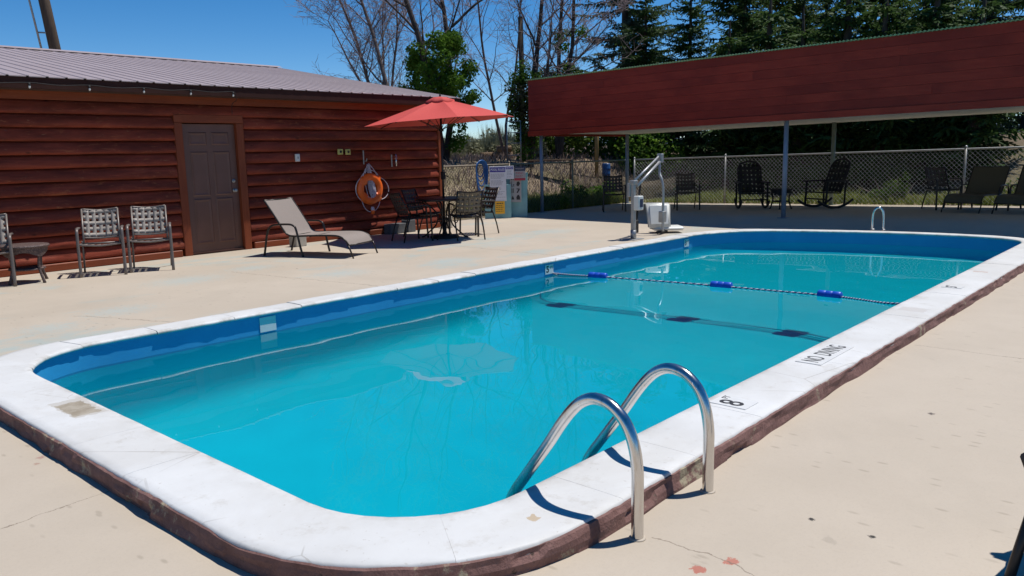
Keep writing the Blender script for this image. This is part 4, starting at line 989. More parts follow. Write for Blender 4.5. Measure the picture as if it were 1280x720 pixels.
MB().box(-.055,.055,-.03,0,-.05,.05,.006).build('cover', MT['signy2'] if 'signy2' in MT else simple('pale_yellow_plastic', (.50,.46,.14), .5), yb); MB().lathe([(0,0),(.024,0),(.024,.006),(0,.006)], 14).build('socket', 'ink', yb, (0,-.031,0), rot=(pi/2,0,0))
clone(yb, None, (9.11,FV,1.575), 0, 'pale yellow wall box, right one of the pair on log wall')
sw = thing('light_switch', 'white switch box on the log wall above the sun lounger', 'switch', (8.03,FV,1.49)); MB().box(-.045,.045,-.035,0,-.065,.065,.008).build('cover', 'wplastic', sw); MB().box(-.012,.012,-.045,-.034,-.02,.02,.003).build('toggle', 'signg', sw)
# string of bulbs under the eave
sg = thing('string_light', 'black string of small white bulbs hung along the eave', 'string lights', (0,11.735,0))
bx = [2.4,3.1,3.83,4.57,5.31,6.01,6.70]; pts = []
for i, x in enumerate(bx):
    pts += [(x,0,2.525)]
    if i < len(bx)-1: pts += [((x+bx[i+1])/2, .0, 2.505)]
pts += [(6.74,.01,2.46),(6.80,.1,2.40),(6.84,.30,2.36),(6.86,.36,2.2)]
MB().tube(spline(pts, 5), .005, 6).build('cord', 'black', sg)
b0 = None
for x in bx:
    if b0 is None:
        b0 = MB().lathe([(0,-.062),(.011,-.056),(.014,-.044),(.011,-.03),(.008,-.02)], 10).build('bulb', 'wplastic', sg); s0 = MB().lathe([(.013,-.025),(.015,-.02),(.015,.012),(0,.012)], 8).build('bulb_socket', 'black', b0)
    else: b0 = again(b0, sg); again(s0, b0)
    b0.location = (x, 0, 2.51)
# blocks at the wall foot
bl = tag(MB().box(-.2,.2,-.1,.1,0,.19,.008).build('concrete_block', 'dblock', None, (10.08,12.02,0)), 'dark grey concrete block at the wall foot under the life ring', 'block', 'blocks at the wall foot')
tag(MB().box(-.1,.1,-.1,.1,0,.24,.008).build('concrete_block', 'dblock', None, (10.42,12.02,0), .05), 'short upright grey block at the wall foot, right of the long block', 'block', 'blocks at the wall foot')
tag(MB().box(-.08,.08,-.08,.08,0,.24,.01).build('concrete_block', 'block', None, (11.38,11.92,0), .2), 'beige block at the corner of the log building behind the table', 'block', 'blocks at the wall foot')
tag(MB().box(-.12,.12,-.09,.09,0,.20,.01).build('concrete_block', 'block', None, (7.72,11.78,0), .15), 'pale block at the wall foot behind the sun lounger', 'block', 'blocks at the wall foot')

# ---------------------------------------------------------------- signs by the fence
def board(name, label, cat, loc, rz, w, h, mt, lean=0, th=.012, group=None):
    t = thing(name, label, cat, loc, rz, group); t.rotation_euler = (lean, 0, rz); MB().box(-w/2, w/2, 0, th, 0, h, .003).build('panel', mt, t); return t
def lines(t, x0, x1, zs, mt='inkg', th=.008, y=-.0015, rag=.3, seed=1):
    r = random.Random(seed); m = MB()
    for z in zs:
        x = x0
        e = x1-(x1-x0)*rag*r.random()
        while x < e:
            w = r.uniform(.02,.06); m.box(x, min(x+w, e), y, -.0002, z-th/2, z+th/2); x += w+.012
    m.build('lettering', mt, t)
face_cam = face(*W(.10,-1))
pA = board('sign_panel', 'pale aqua panel behind the pool rules sign', 'panel', (*W(-.28,18.62),0), face_cam+.10, .62, .78, 'aqua', radians(-2), .04, 'aqua sign panels')
sgn = board('pool_rules_sign', 'tall white POOL RULES sign with purple heading', 'sign', (*W(-.27,18.57),.40), face_cam+.10, .385, .80, 'signw', radians(-2))
hd = MB().box(-.18,.18,-.002,-.0002,.665,.775).build('heading', 'signp', sgn); text('heading_lettering', 'POOL RULES', .072, 'signw', hd, (0,-.0028,.72), (pi/2,0,0), .012, sx=.80)
lines(sgn, -.165,.165, [.62-.024*i for i in range(5)]+[.47-.024*i for i in range(5)]+[.32-.024*i for i in range(3)]+[.22-.024*i for i in range(4)]+[.09], 'inkg', .007, seed=3)
ys = board('yellow_sign', 'yellow caution sign on the aqua panel below pool rules', 'sign', (*W(-.235,18.55),.11), face_cam+.10, .225, .29, 'signy', radians(-2))
lines(ys, -.08,.085, [.24], 'ink', .02, seed=5, rag=.1); lines(ys, -.095,.09, [.19,.15,.105,.06], 'ink', .012, seed=6, rag=.2)
pB = board('sign_panel', 'dark aqua leaning panel with picture sign, right of pool rules', 'panel', (*W(.12,18.86),0), face_cam-.30, .56, 1.04, 'aqua', radians(-5), .04, 'aqua sign panels')
pc = board('picture_sign', 'grey sign with six black pictures on leaning aqua panel', 'sign', (*W(.125,18.77),.36), face_cam-.30, .27, .56, 'signg', radians(-5))
lines(pc, -.11,.11, [.52], 'ink', .022, seed=9, rag=.05)
def picto(x, z, k):
    m = MB()
    if k == 0: m.box(-.035,-.025,-.002,0,-.06,.06); m.box(-.03,.04,-.002,0,-.055,-.045); m.prism([(.0,-.02),(.03,-.04),(.035,.0)], 'y', -.002, 0)
    elif k == 1: m.prism([(-.045,-.03),(0,-.06),(.045,.0),(.02,.06),(-.03,.05)], 'y', -.002, 0)
    elif k == 2: m.box(-.025,-.008,-.002,0,-.055,.05); m.box(.01,.026,-.002,0,-.05,.055)
    elif k == 3: m.prism([(-.04,-.05),(-.01,-.055),(.04,.03),(.015,.06)], 'y', -.002, 0); m.box(-.04,.0,-.002,0,.03,.05)
    elif k == 4: m.prism([(-.03,-.05),(.035,-.05),(.02,-.0),(0,.04),(-.02,.0)], 'y', -.002, 0)
    else: m.prism([(-.04,-.055),(.04,-.055),(.045,.0),(.015,.06),(-.02,.05),(-.045,.0)], 'y', -.002, 0)
    m.build('picture', 'ink', pc, (x, -.0002, z))
for k in range(6): picto(-.065 if k % 2 == 0 else .065, .42-.155*(k//2), k)
ns = board('notice_sign', 'small white notice sign with purple heading, top of aqua panels', 'sign', (*W(-.0,18.66),.90), face_cam+.10, .20, .30, 'signw', radians(-2))
hd = MB().box(-.088,.088,-.002,-.0002,.225,.285).build('heading', 'signp', ns); text('heading_lettering', 'NOTICE', .046, 'signw', hd, (0,-.0028,.255), (pi/2,0,0), .01, sx=.9); lines(ns, -.06,.065, [.185,.16,.125,.10,.05], 'inkg', .007, seed=11)
wsn = board('warning_sign', 'warning sign with navy heading and red bottom band', 'sign', (*W(.235,18.72),.86), face_cam-.30, .26, .32, 'signg', radians(-5))
hd = MB().box(-.13,.13,-.002,-.0002,.22,.32).build('heading', 'signb', wsn); text('heading_lettering', 'WARNING', .052, 'signg', hd, (0,-.0028,.27), (pi/2,0,0), .008, sx=.85); MB().box(-.13,.13,-.002,-.0002,0,.055).build('band', 'signr', wsn); lines(wsn, -.10,.10, [.185,.155,.11,.085], 'signr', .010, seed=12)
hs = thing('garden_hose', 'coiled blue hose hanging on the fence post by the signs', 'hose', (*W(-.72,18.75),0)); m = MB()
for k in range(5):
    pts = [(.13*cos(a)*(1+.12*k), -.05-.015*k, 1.13+.15*sin(a)*(1+.10*k) if sin(a) > 0 else 1.13+(.16+.11*k)*sin(a)) for a in [pi*i/12 for i in range(-6, 19)]]
    m.tube(pts, .016, 6)
m.build('coil', 'bluehose', hs); MB().tube([(0,.04,0),(0,.04,1.30)], .03, 8).build('stake', 'galv', hs)

# ---------------------------------------------------------------- folding chair just outside the lower right corner
fc = thing('folding_chair', 'black tube leg of a folding chair at the lower right corner', 'chair', (3.20,.16,0), radians(262))
for x in (-.25, .25):
    MB().tube([(x,-.22,0),(x,.20,.46)], .017, 10).build('leg', 'bframe', fc); MB().tube([(x*.94,.24,0),(x*.94,-.20,.46)], .017, 10).build('leg', 'bframe', fc)
    MB().tube([(x,.20,.46),(x,.32,.85)], .015, 10).build('back_post', 'bframe', fc)
MB().box(-.24,.24,-.2,.2,.455,.475,.006).build('seat', 'black', fc); MB().box(-.25,.25,.285,.30,.58,.84,.005).build('backrest', 'black', fc)

# ---------------------------------------------------------------- trees
def limb(m, p, d, L, r0, r1, rnd, seg=6, wob=.12, up=.05, n=6):
    pts, rs = [p.copy()], [r0]
    for i in range(seg):
        d = (d+Vector((rnd.gauss(0,wob), rnd.gauss(0,wob), rnd.gauss(0,wob)+up))).normalized(); p = p+d*(L/seg); pts.append(p.copy()); rs.append(r0+(r1-r0)*(i+1)/seg)
    m.tube(pts, rs, n, cap=False); return pts, rs
def bare_tree(name, label, loc, stems, seed, H, spread=1.0, group='bare trees behind the pool house', dense=1.0, ivy=None, bark='bark', min_z=0):
    rnd = random.Random(seed); t = thing(name, label, 'tree', loc, 0, group); tr, cr = MB(), MB()
    for (dx, dy, dz, L, r, *zz) in stems:
        p0 = Vector((dx*.15, dy*.15, -.1)) if not zz else Vector((zz[1]*cos(TH), -zz[1]*sin(TH), zz[0])); pts, rs = limb(tr, p0, Vector((dx, dy, dz)).normalized(), L, r*.62, r*.14, rnd, 12, .065, .03, 8)
        for i in range(3, len(pts)):
            for k in range(rnd.choice((1,1,2)) if i < len(pts)-1 else 3):
                base = (pts[i]-pts[i-1]).normalized(); a = rnd.uniform(0, 2*pi); side = Vector((cos(a), sin(a), rnd.uniform(-.1,.6))); dd = (base*.7+side*.85*spread).normalized()
                l2 = L*rnd.uniform(.18,.36)*(1.15-.5*i/len(pts)); q2, r2 = limb(tr if k == 0 else cr, pts[i], dd, l2, rs[i]*.48, max(.006, rs[i]*.12), rnd, 6, .13, .05, 5)
                for j in range(1, len(q2)):
                    for _ in range(2 if rnd.random() < .75*dense else 1):
                        a = rnd.uniform(0, 2*pi); d3 = ((q2[j]-q2[j-1]).normalized()*.7+Vector((cos(a), sin(a), rnd.uniform(-.3,.5)))*.8).normalized()
                        l3 = l2*rnd.uniform(.28,.5); q3, r3 = limb(cr, q2[j], d3, l3, max(.006, r2[j]*.45), .0045, rnd, 4, .18, .03, 4)
                        for jj in range(1, len(q3)):
                            for __ in range(int(2*dense+rnd.random())):
                                a = rnd.uniform(0, 2*pi); d4 = ((q3[jj]-q3[jj-1]).normalized()*.7+Vector((cos(a), sin(a), rnd.uniform(-.4,.4)))*.75).normalized(); limb(cr, q3[jj], d4, l3*rnd.uniform(.3,.6), .0048, .0036, rnd, 2, .2, 0, 3)
    tr.build('trunk', bark, t); cr.build('crown', 'twig', t)
    return t
def leaves(blobs, n, size, rnd, hang=.0):
    m = MB(); tot = sum(b[3]*b[4]*b[5] for b in blobs)
    for (x, y, z, rx, ry, rz) in blobs:
        for _ in range(int(n*rx*ry*rz/tot)):
            while True:
                q = Vector((rnd.uniform(-1,1), rnd.uniform(-1,1), rnd.uniform(-1,1)))
                if .35 < q.length < 1+.25*mnoise.noise(q*2.5+Vector((x,y,z))): break
            c = Vector((x+q.x*rx, y+q.y*ry, z+q.z*rz)); nrm = (q.normalized()*.6+Vector((rnd.gauss(0,.6), rnd.gauss(0,.6), rnd.gauss(.3,.6)))).normalized()
            a = nrm.orthogonal().normalized(); b = nrm.cross(a); th = rnd.uniform(0, 2*pi); e1 = a*cos(th)+b*sin(th); e2 = nrm.cross(e1); s = size*rnd.uniform(.6,1.3)
            m.add([c-e1*s*.5, c+e2*s*.34+nrm*s*.08, c+e1*s*.55, c-e2*s*.34+nrm*s*.08], [(0,1,2,3)])
    return m
def clumps(blobs, n, seed):                     # break big leaf masses into many small uneven clumps
    r = random.Random(seed); out = []; tot = sum(b[3]*b[4]*b[5] for b in blobs)
    for (x, y, z, rx, ry, rz) in blobs:
        for _ in range(max(2, int(n*rx*ry*rz/tot))):
            a, b_, q = r.uniform(0, 2*pi), r.uniform(-1, 1), r.uniform(.35, 1)**.5; c = sqrt(1-b_*b_); s_ = r.uniform(.17, .38)
            out.append((x+rx*q*c*cos(a), y+ry*q*c*sin(a), z+rz*q*b_, s_, s_, s_*.8))
    return out
def tz(x, y): a = W(x, y); return (a[0], a[1], terrain_z(*a))
def CD(x, y, z): a = W(x, y); return (a[0], a[1], z)
bare_tree('bare_tree', 'tall bare tree leaning left over the metal roof', tz(-2.95,27), [(*CD(-.42,.05,1),8.5,.17),(*CD(-.85,.1,.8),5.5,.11)], 3, 9)
bare_tree('bare_tree', 'upright bare tree with several stems, second from the left', tz(-4.6,29.5), [(*CD(-.05,0,1),9,.12),(*CD(.10,.05,1),8.5,.10),(*CD(.02,-.1,1),7.5,.08)], 5, 9, .55)
iv = bare_tree('ivy_tree', 'bare tree wrapped in bright green ivy behind the red umbrella', tz(-2.1,26.5), [(*CD(-.10,0,1),10,.20),(*CD(.13,.1,1),10,.18),(*CD(.85,.0,.62),3.6,.075,4.2,.35)], 11, 10, .9, dense=.8, bark='dbark', group='ivy covered trees')
rnd = random.Random(21)
def bl(lst): return [(*W(x, y), z, r1, r1, r2) for x, y, z, r1, r2 in lst]
leaves(clumps(bl([(0,0,3.0,1.15,1.0),(-.55,0,2.5,.75,.85),(.5,0,2.2,.65,.9),(.75,-.1,3.35,.45,.55),(-.9,0,2.9,.5,.5),(.25,0,1.0,.45,.8),(.35,-.1,.2,.35,.45),(1.05,0,2.0,.28,.4),(0,.0,1.7,.7,.6)]), 95, 3), 13000, .105, rnd).build('foliage', 'ivy', iv)
bare_tree('bare_tree', 'slender bare tree in front of the sky, left of the wooden pole', tz(-.15,31), [(*CD(-.12,0,1),9,.10),(*CD(.08,0,1),8,.09)], 17, 9, .8)
ie = bare_tree('ivy_tree', 'dark ivy smothered trunk at the left end of the shelter', tz(.75,28), [(*CD(-.10,0,1),9.5,.18),(*CD(.03,.1,1),5,.14)], 23, 9, .7, dense=.5, bark='dbark', group='ivy covered trees')
rnd = random.Random(5)
leaves(clumps(bl([(-.15,0,1.5,.42,.9),(-.25,0,2.4,.52,.7),(-.05,0,3.0,.40,.5),(-.1,0,.7,.30,.5)]), 40, 4), 4200, .09, rnd).build('foliage', 'ivy', ie); leaves(bl([(-.15,0,1.6,.5,1.0),(-.2,0,2.3,.6,.7)]), 1700, .11, rnd).build('dry_foliage', 'dead', ie)
ig = bare_tree('ivy_tree', 'spreading bare tree with patches of ivy behind the shelter roof', tz(1.85,30), [(*CD(-.04,0,1),10,.16),(*CD(.09,.0,1),10,.16),(*CD(.75,.1,.75),3.0,.05,3.2,.3)], 41, 10, 1.0, dense=.55, bark='dbark', group='ivy covered trees')
leaves(clumps(bl([(-.15,0,2.9,.55,.5),(.4,0,3.0,.40,.6),(-.5,0,2.2,.4,.5),(.35,0,4.3,.35,.4),(.75,0,4.6,.3,.25),(.1,0,4.5,.2,.3),(.2,0,1.8,.6,.5)]), 36, 8), 4200, .095, random.Random(9)).build('foliage', 'ivy', ig)

# spruces: whorls of drooping branches carrying needle sprays
def spruce_mesh(H, R, seed, low=.7, sparse=1.0):
    rnd = random.Random(seed); tr, nd = MB(), MB()
    tr.tube([(0,0,-.2),(.03,0,H*.3),(0,.03,H*.7),(0,0,H)], [.19,.15,.08,.015], 9, cap=False)
    z = low; k = 0; Z = Vector((0,0,1))
    while z < H-.3:
        f = z/H; L0 = R*(1-f)**.75*(.8 if z < 1.5 else 1); fine = z < 9
        for j in range(max(3, int(rnd.choice((6,7,8))*sparse))):
            a = k*.9+2*pi*j/7+rnd.uniform(-.4,.4); L = L0*rnd.uniform(.5,1.15)
            if L < .25: continue
            d = Vector((cos(a), sin(a), .10-.40*(1-f)+rnd.uniform(-.22,.15))); pts = []; p = Vector((0,0,z+rnd.uniform(-.2,.2))); n = 6
            for i in range(n+1):
                pts.append(p.copy()); p = p+Vector((d.x+rnd.gauss(0,.06), d.y+rnd.gauss(0,.06), d.z+.075*i+rnd.gauss(0,.05))).normalized()*L/n
            tr.tube(pts, [max(.007, .026*L/R*(1-i/n)+.005) for i in range(n+1)], 4, cap=False)
            m = max(4, int(L/(.125 if fine else .2)))
            for i in range(m):
                s = (i+.8)/m*n; q = min(int(s), n-1); c = pts[q].lerp(pts[q+1], min(1, s-q)); t = (pts[q+1]-pts[q]).normalized(); sd = Vector((-t.y, t.x, 0)).normalized()
                tl = (.20+.38*L/R*(1-.65*i/m))*rnd.uniform(.6,1.25)
                for sg_ in (-1, 1):
                    dd = (t*rnd.uniform(.4,.9)+sd*sg_*rnd.uniform(.5,1.0)+Z*rnd.uniform(-.55,.25)).normalized(); o0 = c
                    for q3 in range(3 if fine else 2):
                        ww = .05*rnd.uniform(.7,1.4)*(1-.2*q3); wv = dd.cross(Vector((rnd.gauss(0,.7), rnd.gauss(0,.7), 1))).normalized(); tip = o0+dd*tl*.42+Z*(-tl*.07*q3)
                        nd.add([o0-wv*ww*.5, o0+wv*ww*.5, tip+wv*ww*.9, tip+dd*.04, tip-wv*ww*.9], [(0,1,2,3,4)])
                        sdv = wv*(1 if q3 % 2 else -1); e = (dd*.6+sdv).normalized(); w2 = (e.cross(Z)+Z*rnd.gauss(0,.4)).normalized()*ww*.5; nd.add([o0-w2, o0+w2, o0+e*tl*.34+w2*.6-Z*.02, o0+e*tl*.34-w2*.6-Z*.02], [(0,1,2,3)])
                        o0 = tip
                if rnd.random() < .9:
                    dd = Vector((rnd.gauss(0,.35), rnd.gauss(0,.35), -1)).normalized(); tip = c+dd*tl*.55; wv = Vector((cos(a*3+i), sin(a*3+i), 0))*.05; nd.add([c-wv, c+wv, tip+wv*.4, tip-wv*.4], [(0,1,2,3)])
        z += .25+.16*f; k += 1
    return tr, nd
def spruce(label, loc, parts, mt, rz=0, sc=1.0):
    loc = (loc[0]*1.14, loc[1]*1.14, terrain_z(loc[0]*1.14, loc[1]*1.14)); sc *= 1.12
    t = thing('spruce_tree', label, 'tree', loc, rz, 'spruces behind the shelter'); t.scale = (sc, sc, sc)
    for nm, d, mat in (('trunk', parts[0], 'dbark'), ('crown', parts[1], mt)):
        o = bpy.data.objects.new(nm, d if d.materials[0] == MT[mat] else d.copy()); o.data.materials[0] = MT[mat]; C.objects.link(o); o.parent = t
    return t
def as_data(tri):
    out = []
    for m, mt in zip(tri, ('dbark','spruce')):
        me = bpy.data.meshes.new('spruce_part'); me.from_pydata(m.v, [], m.f); me.materials.append(MT[mt]); me.polygons.foreach_set('use_smooth', m.sm); out.append(me)
    return out
SA = as_data(spruce_mesh(14, 3.1, 1, .7, .72)); SB = as_data(spruce_mesh(12, 3.0, 2, .5)); SC = as_data(spruce_mesh(15, 3.5, 3, 2.2, .62)); SD = as_data(spruce_mesh(4.6, 1.5, 6, .15, 1.3))
spruce('leftmost large spruce with long bare lower branches above the roof', tz(4.7,33), SC, 'bspruce', .3)
spruce('large dark spruce with straight trunk, second from the left', tz(8.9,31.5), SA, 'spruce', 1.0)
spruce('yellow green spruce right of the dark straight trunked spruce', tz(11.6,34), SB, 'yspruce', .7, .95)
spruce('dark broad spruce above the middle of the right hand roof', tz(13.9,30.5), SA, 'spruce', 2.6)
spruce('dense spruce filling the sky above the right roof', tz(16.6,33), SC, 'spruce', 4.0)
spruce('blue grey young spruce peeking over the roof at the right', tz(16.9,29), SB, 'bspruce', 5.2, .72)
spruce('yellowish spruce at the right edge above the roof', tz(19.8,31), SA, 'yspruce', 3.3)
spruce('near spruce trunk at the right edge behind the fence', tz(15.6,24.5), SC, 'spruce', 5.7)
spruce('low spruce behind the fence left of the blue post', tz(6.2,28), SB, 'spruce', 1.7, .62)
spruce('low spruce behind the fence between the rocking chairs', tz(9.6,27), SB, 'spruce', 3.9, .60)
spruce('low spruce behind the fence right of the rocking chairs', tz(12.3,26.2), SB, 'spruce', .2, .55)
spruce('broad low spruce behind the fence beside the yellow post', tz(4.9,29.3), SB, 'spruce', 2.2, .6)
spruce('low spruce behind the fence above the shaded woven chair', tz(14.3,27.2), SB, 'spruce', 4.4, .62)
spruce('low spruce behind the fence above the first rocking chair', tz(8.2,28.6), SB, 'spruce', 5.0, .66)
spruce('low spruce behind the fence above the second rocking chair', tz(11.0,28.6), SB, 'spruce', 1.1, .66)
for i, (v_, du_, sc_) in enumerate(((12.2,0,1.0),(11.1,.5,1.15),(9.9,.1,1.0),(8.8,.6,1.2),(7.6,.2,1.05),(6.4,.7,1.1),(5.2,.3,.95))):
    lab = ('young spruce behind the fence corner post', 'young spruce behind the fence left of the lift arm', 'young spruce behind the chair right of the lift', 'young spruce behind the first rocking chair', 'young spruce behind the small dark table', 'young spruce behind the sideways rocking chair', 'young spruce at the right end of the young spruce row')[i]
    spruce(lab, ((24.2+du_)/1.14, v_/1.14+.0, 0), SD, 'spruce', i*1.3, sc_)
spruce('tiny spruce top standing left of the large spruces', tz(4.6,30), SD, 'bspruce', 0)

# deciduous shrubs behind the side fence
def shrub(name, label, loc, blobs, n, size, mt, seed, group=None, cat='shrub'):
    t = thing(name, label, cat, loc, 0, group); r = random.Random(seed); m = MB()
    for b in blobs:
        for _ in range(4): m.tube([(0,0,-.1), (b[0]*.5+r.gauss(0,.1), b[1]*.5+r.gauss(0,.1), b[2]*.6), (b[0]+r.gauss(0,.2), b[1]+r.gauss(0,.2), b[2]+r.gauss(0,.2))], [.025,.016,.006], 4, cap=False)
    m.build('stems', 'bark', t); leaves(blobs, n, size, r).build('foliage', mt, t); return t
shrub('leafy_shrub', 'yellow green leafy shrub left of the leaning ladder', tz(2.0,31.5), bl([(0,0,.9,1.0,.9),(-.6,0,.6,.6,.6),(.7,0,1.1,.7,.8)]), 2600, .14, 'bush', 1, 'leafy shrubs under the shelter roof')
shrub('leafy_shrub', 'dark green shrub behind the leaning ladder', tz(3.5,33), bl([(0,0,1.0,1.1,1.1),(.6,0,.9,.8,1.0),(-.7,0,.7,.7,.8)]), 2600, .14, 'ivy', 2, 'leafy shrubs under the shelter roof')
shrub('leafy_shrub', 'dark green shrub around the blue play barrel', tz(5.0,30.5), bl([(0,0,.9,1.0,1.0),(.8,0,.7,.8,.8)]), 2200, .13, 'ivy', 3, 'leafy shrubs under the shelter roof')
shrub('weed_clump', 'bright green weed clump on the bank behind the side fence', tz(1.72,22.6), bl([(0,0,.25,.32,.32),(.25,0,.3,.25,.3),(-.1,0,.5,.2,.25)]), 900, .085, 'bush', 5, 'weed clumps on the bank', 'weeds')
shrub('weed_clump', 'low green weed clump at the foot of the side fence by the blue post', tz(.95,21.4), bl([(0,0,.15,.35,.22),(.35,0,.18,.3,.22)]), 700, .08, 'bush', 6, 'weed clumps on the bank', 'weeds')
shrub('weed_clump', 'dark weed clump on the bank nearest the fence corner', tz(2.55,23.6), bl([(0,0,.2,.4,.3),(.3,0,.3,.3,.35),(-.4,0,.2,.3,.25)]), 900, .085, 'ivy', 7, 'weed clumps on the bank', 'weeds')
shrub('weed_clump', 'tall weed tuft behind the fence between rocking chair and woven chair', (20.6,6.0,terrain_z(20.6,6.0)), [(0,0,.25,.3,.3,.3),(0,.3,.15,.3,.3,.2),(.1,-.2,.45,.15,.15,.3)], 700, .075, 'bush', 8, 'weed clumps on the bank', 'weeds')
shrub('weed_clump', 'broad green weeds behind the fence beside the shaded lounger', (20.9,3.9,terrain_z(20.9,3.9)), [(0,0,.2,.4,.5,.3),(.3,-.7,.3,.4,.5,.35),(.4,.4,.25,.3,.4,.3)], 1200, .08, 'bush', 9, 'weed clumps on the bank', 'weeds')
# sagebrush on the rise, one mesh repeated with its own turn and size
r = random.Random(77)
SGm = leaves([(0,0,.35,.55,.55,.38),(.3,.1,.3,.4,.4,.3),(-.3,.1,.42,.4,.4,.4)], 520, .11, r); sg0 = None
for _ in range(260): 
    a = r.uniform(0,2*pi); q = r.uniform(.1,.6); SGm.add([(q*cos(a)-.012, q*sin(a), .3), (q*cos(a)+.012, q*sin(a), .3), (q*cos(a)*1.25, q*sin(a)*1.25, r.uniform(.7,1.05))], [(0,1,2)])
big = MB(); base_v, base_f = SGm.v, SGm.f
for i in range(70):
    y = r.uniform(29, 80); x = (r.uniform(545, 690)-640)/1000*y; p = tz(x, y); sc_ = r.uniform(.6,1.35); an = r.uniform(0, 6)
    big.add([(p[0]+(a*cos(an)-b*sin(an))*sc_, p[1]+(a*sin(an)+b*cos(an))*sc_, p[2]+c*sc_*.9) for a, b, c in base_v], base_f)
tag(big.build('sagebrush', 'sage'), 'grey green sagebrush covering the dry rise behind the fence', 'sagebrush', kind='stuff')
o = SGm.build('tall_sagebrush', 'sage', None, tz(-.55,42)); o.scale = (1.5,1.5,1.7); tag(o, 'tall sagebrush standing against the sky left of the ivy trunk', 'bush')

# ---------------------------------------------------------------- grass, weeds and dry brush
def blades(n, place, hmin, hmax, wd, mt, name, label, seed):
    r = random.Random(seed); m = MB()
    for _ in range(n):
        u, v, hs = place(r); z = terrain_z(u, v)-.02; h = r.uniform(hmin, hmax)*hs; a = r.uniform(0, 2*pi); w = wd*r.uniform(.6,1.3); b = r.uniform(0, 2*pi); ln = r.uniform(.1,1.1)*h
        e = Vector((cos(a), sin(a), 0))*w; l = Vector((cos(b), sin(b), 0))*ln; p = Vector((u, v, z))
        m.add([p-e, p+e, p+e*.7+l*.35+Vector((0,0,h*.6)), p-e*.7+l*.35+Vector((0,0,h*.6)), p+l+Vector((0,0,h))], [(0,1,2,3),(3,2,4)])
    o = m.build(name, mt); return tag(o, label, 'weeds', kind='stuff')
def bank(r):
    u = r.uniform(12, 24); v = 13.4+abs(r.gauss(0, 2.2)); return u, v, 1
def bank_near(r): u = r.uniform(14.2, 20); return u, 13.3+abs(r.gauss(0,.45)), (.6+.9*max(0, mnoise.noise(Vector((u*.8, 3, 0)))+.35))
def back(r): v = r.uniform(-3, 12.8); u = 20.05+abs(r.gauss(0, .8)); return u, v, (.35+.9*max(0, mnoise.noise(Vector((v*.6, 7, 0)))+.3))*(1.0+.6*sstep(7, 3, v))
def field(r): y = r.uniform(22, 70); x = (r.uniform(540, 800)-640)/1000*y; a = W(x, y); return a[0], max(a[1], 13.5), 1
blades(6500, bank, .04, .20, .010, 'drygrass', 'dry_grass', 'dry straw coloured grass on the bank behind the side fence', 1)
blades(6500, bank_near, .15, .50, .012, 'grass', 'green_weeds', 'green weeds growing along the foot of the side fence', 2)
blades(9000, back, .10, .42, .011, 'grass', 'grass_strip', 'green and yellow grass strip behind the shelter fence', 3)
blades(9000, field, .12, .34, .022, 'pinkbrush', 'dry_brush', 'low pinkish dry brush covering the field behind the signs', 4)

# ---------------------------------------------------------------- poles and yard things beyond the fence
up_ = thing('utility_pole', 'tall brown utility pole behind the metal roof at upper left', 'pole', tz(-12.75,24.2)); MB().tube([(0,0,-.2), CD(-.55,0,4.6), CD(-1.15,0,9.5)], [.175,.15,.13], 14).build('pole', 'dpole', up_)
MB().tube([CD(-.72,-.1,3.2), CD(-1.0,-.1,5.2), CD(-1.35,-.1,9.4)], .03, 8).build('conduit', 'galv', up_); MB().tube([CD(-.80,-.1,3.95), CD(-.38,-.1,3.92)], .022, 6).build('bracket', 'galv', up_)
wp = thing('wooden_pole', 'weathered wooden pole standing left of the shelter', 'pole', tz(.49,29)); MB().tube([(0,0,-.2),(.02,0,2.5),(0,0,4.95)], [.10,.095,.085], 12).build('pole', 'dpole', wp)
tw = thing('metal_frame', 'thin metal ladder frame left of the ivy smothered trunk', 'frame', tz(.12,27.5))
for x in (-.18, .28): MB().tube([CD(x,0,-.1), CD(x,0,1.5)], .018, 6).build('upright', 'galv', tw)
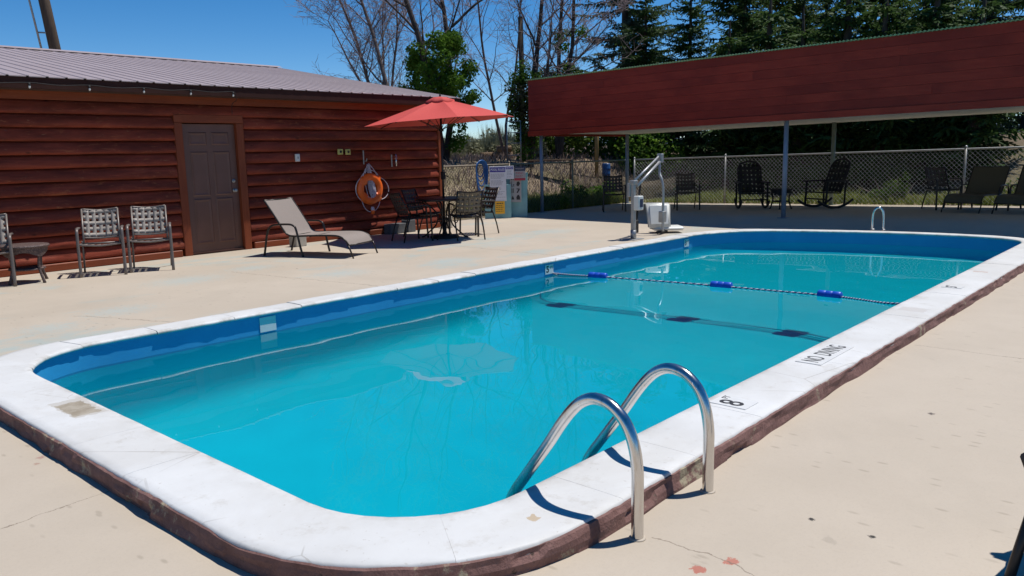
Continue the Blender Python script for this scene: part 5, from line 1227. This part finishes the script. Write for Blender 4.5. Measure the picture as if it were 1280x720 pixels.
for z in (.35,.75,1.1,1.48): MB().tube([CD(-.18,0,z), CD(.28,0,z)], .014, 6).build('rung', 'galv', tw)
ld = thing('leaning_ladder', 'old wooden ladder leaning among shrubs under the roof', 'ladder', tz(1.05,30))
for x in (-.18, .18): MB().tube([CD(x-.15,-.35,-.1), CD(x+.42,.45,2.1)], .028, 6).build('rail', 'pole', ld)
for k in range(6): f = .12+.15*k; MB().tube([CD(-.18-.15+.57*f,-.35+.8*f,-.1+2.2*f), CD(.18-.15+.57*f,-.35+.8*f,-.1+2.2*f)], .018, 6).build('rung', 'pole', ld)
MT['yellowwood'] = simple('yellow_wood', (.36,.22,.07), .8, 0, .2, 4)
tag(MB().tube([(0,0,-.2),(0,0,1.2),(.03,0,2.2)], [.07,.07,.065], 10).build('wooden_post', 'yellowwood', None, tz(3.05,28.3)), 'yellowish wooden post seen under the shelter roof', 'post')
br_ = thing('blue_barrel', 'blue plastic barrel seen under the roof behind the corner post', 'barrel', tz(3.42,28.6)); br_.scale = (.5,.5,.55); MB().lathe([(0,0),(.28,0),(.29,.05),(.29,.28),(.305,.30),(.29,.33),(.29,.6),(.305,.62),(.29,.65),(.29,.9),(.27,.95),(0,.95)], 20).build('body', 'bluehose', br_); MB().lathe([(.05,.95),(.05,.98),(0,.98)], 10).build('cap', 'ink', br_)
lgp = thing('log_pile', 'pale cut logs lying in the dry field behind the signs', 'logs', tz(-.5,31))
for i, (x, z, l) in enumerate(((-.35,.14,.5),(.25,.15,.75),(.3,.38,.55))): MB().tube([CD(x-l/2,0,z), CD(x+l/2,.1,z)], .13, 10).build('log', 'pole', lgp)
ut = thing('picnic_table', 'weathered wooden table half hidden by the yellow green shrub', 'table', tz(1.35,26.5))
for k in range(4): MB().box(-.8,.8,-.3+k*.15,-.3+k*.15+.14,.60,.64).build('plank', 'pole', ut)
for x in (-.65,.65): MB().tube([(x,-.28,0),(x,.2,.6)], .03, 6).build('leg', 'pole', ut); MB().tube([(x,.28,0),(x,-.2,.6)], .03, 6).build('leg', 'pole', ut)
ut.rotation_euler = (0,0,radians(-48))
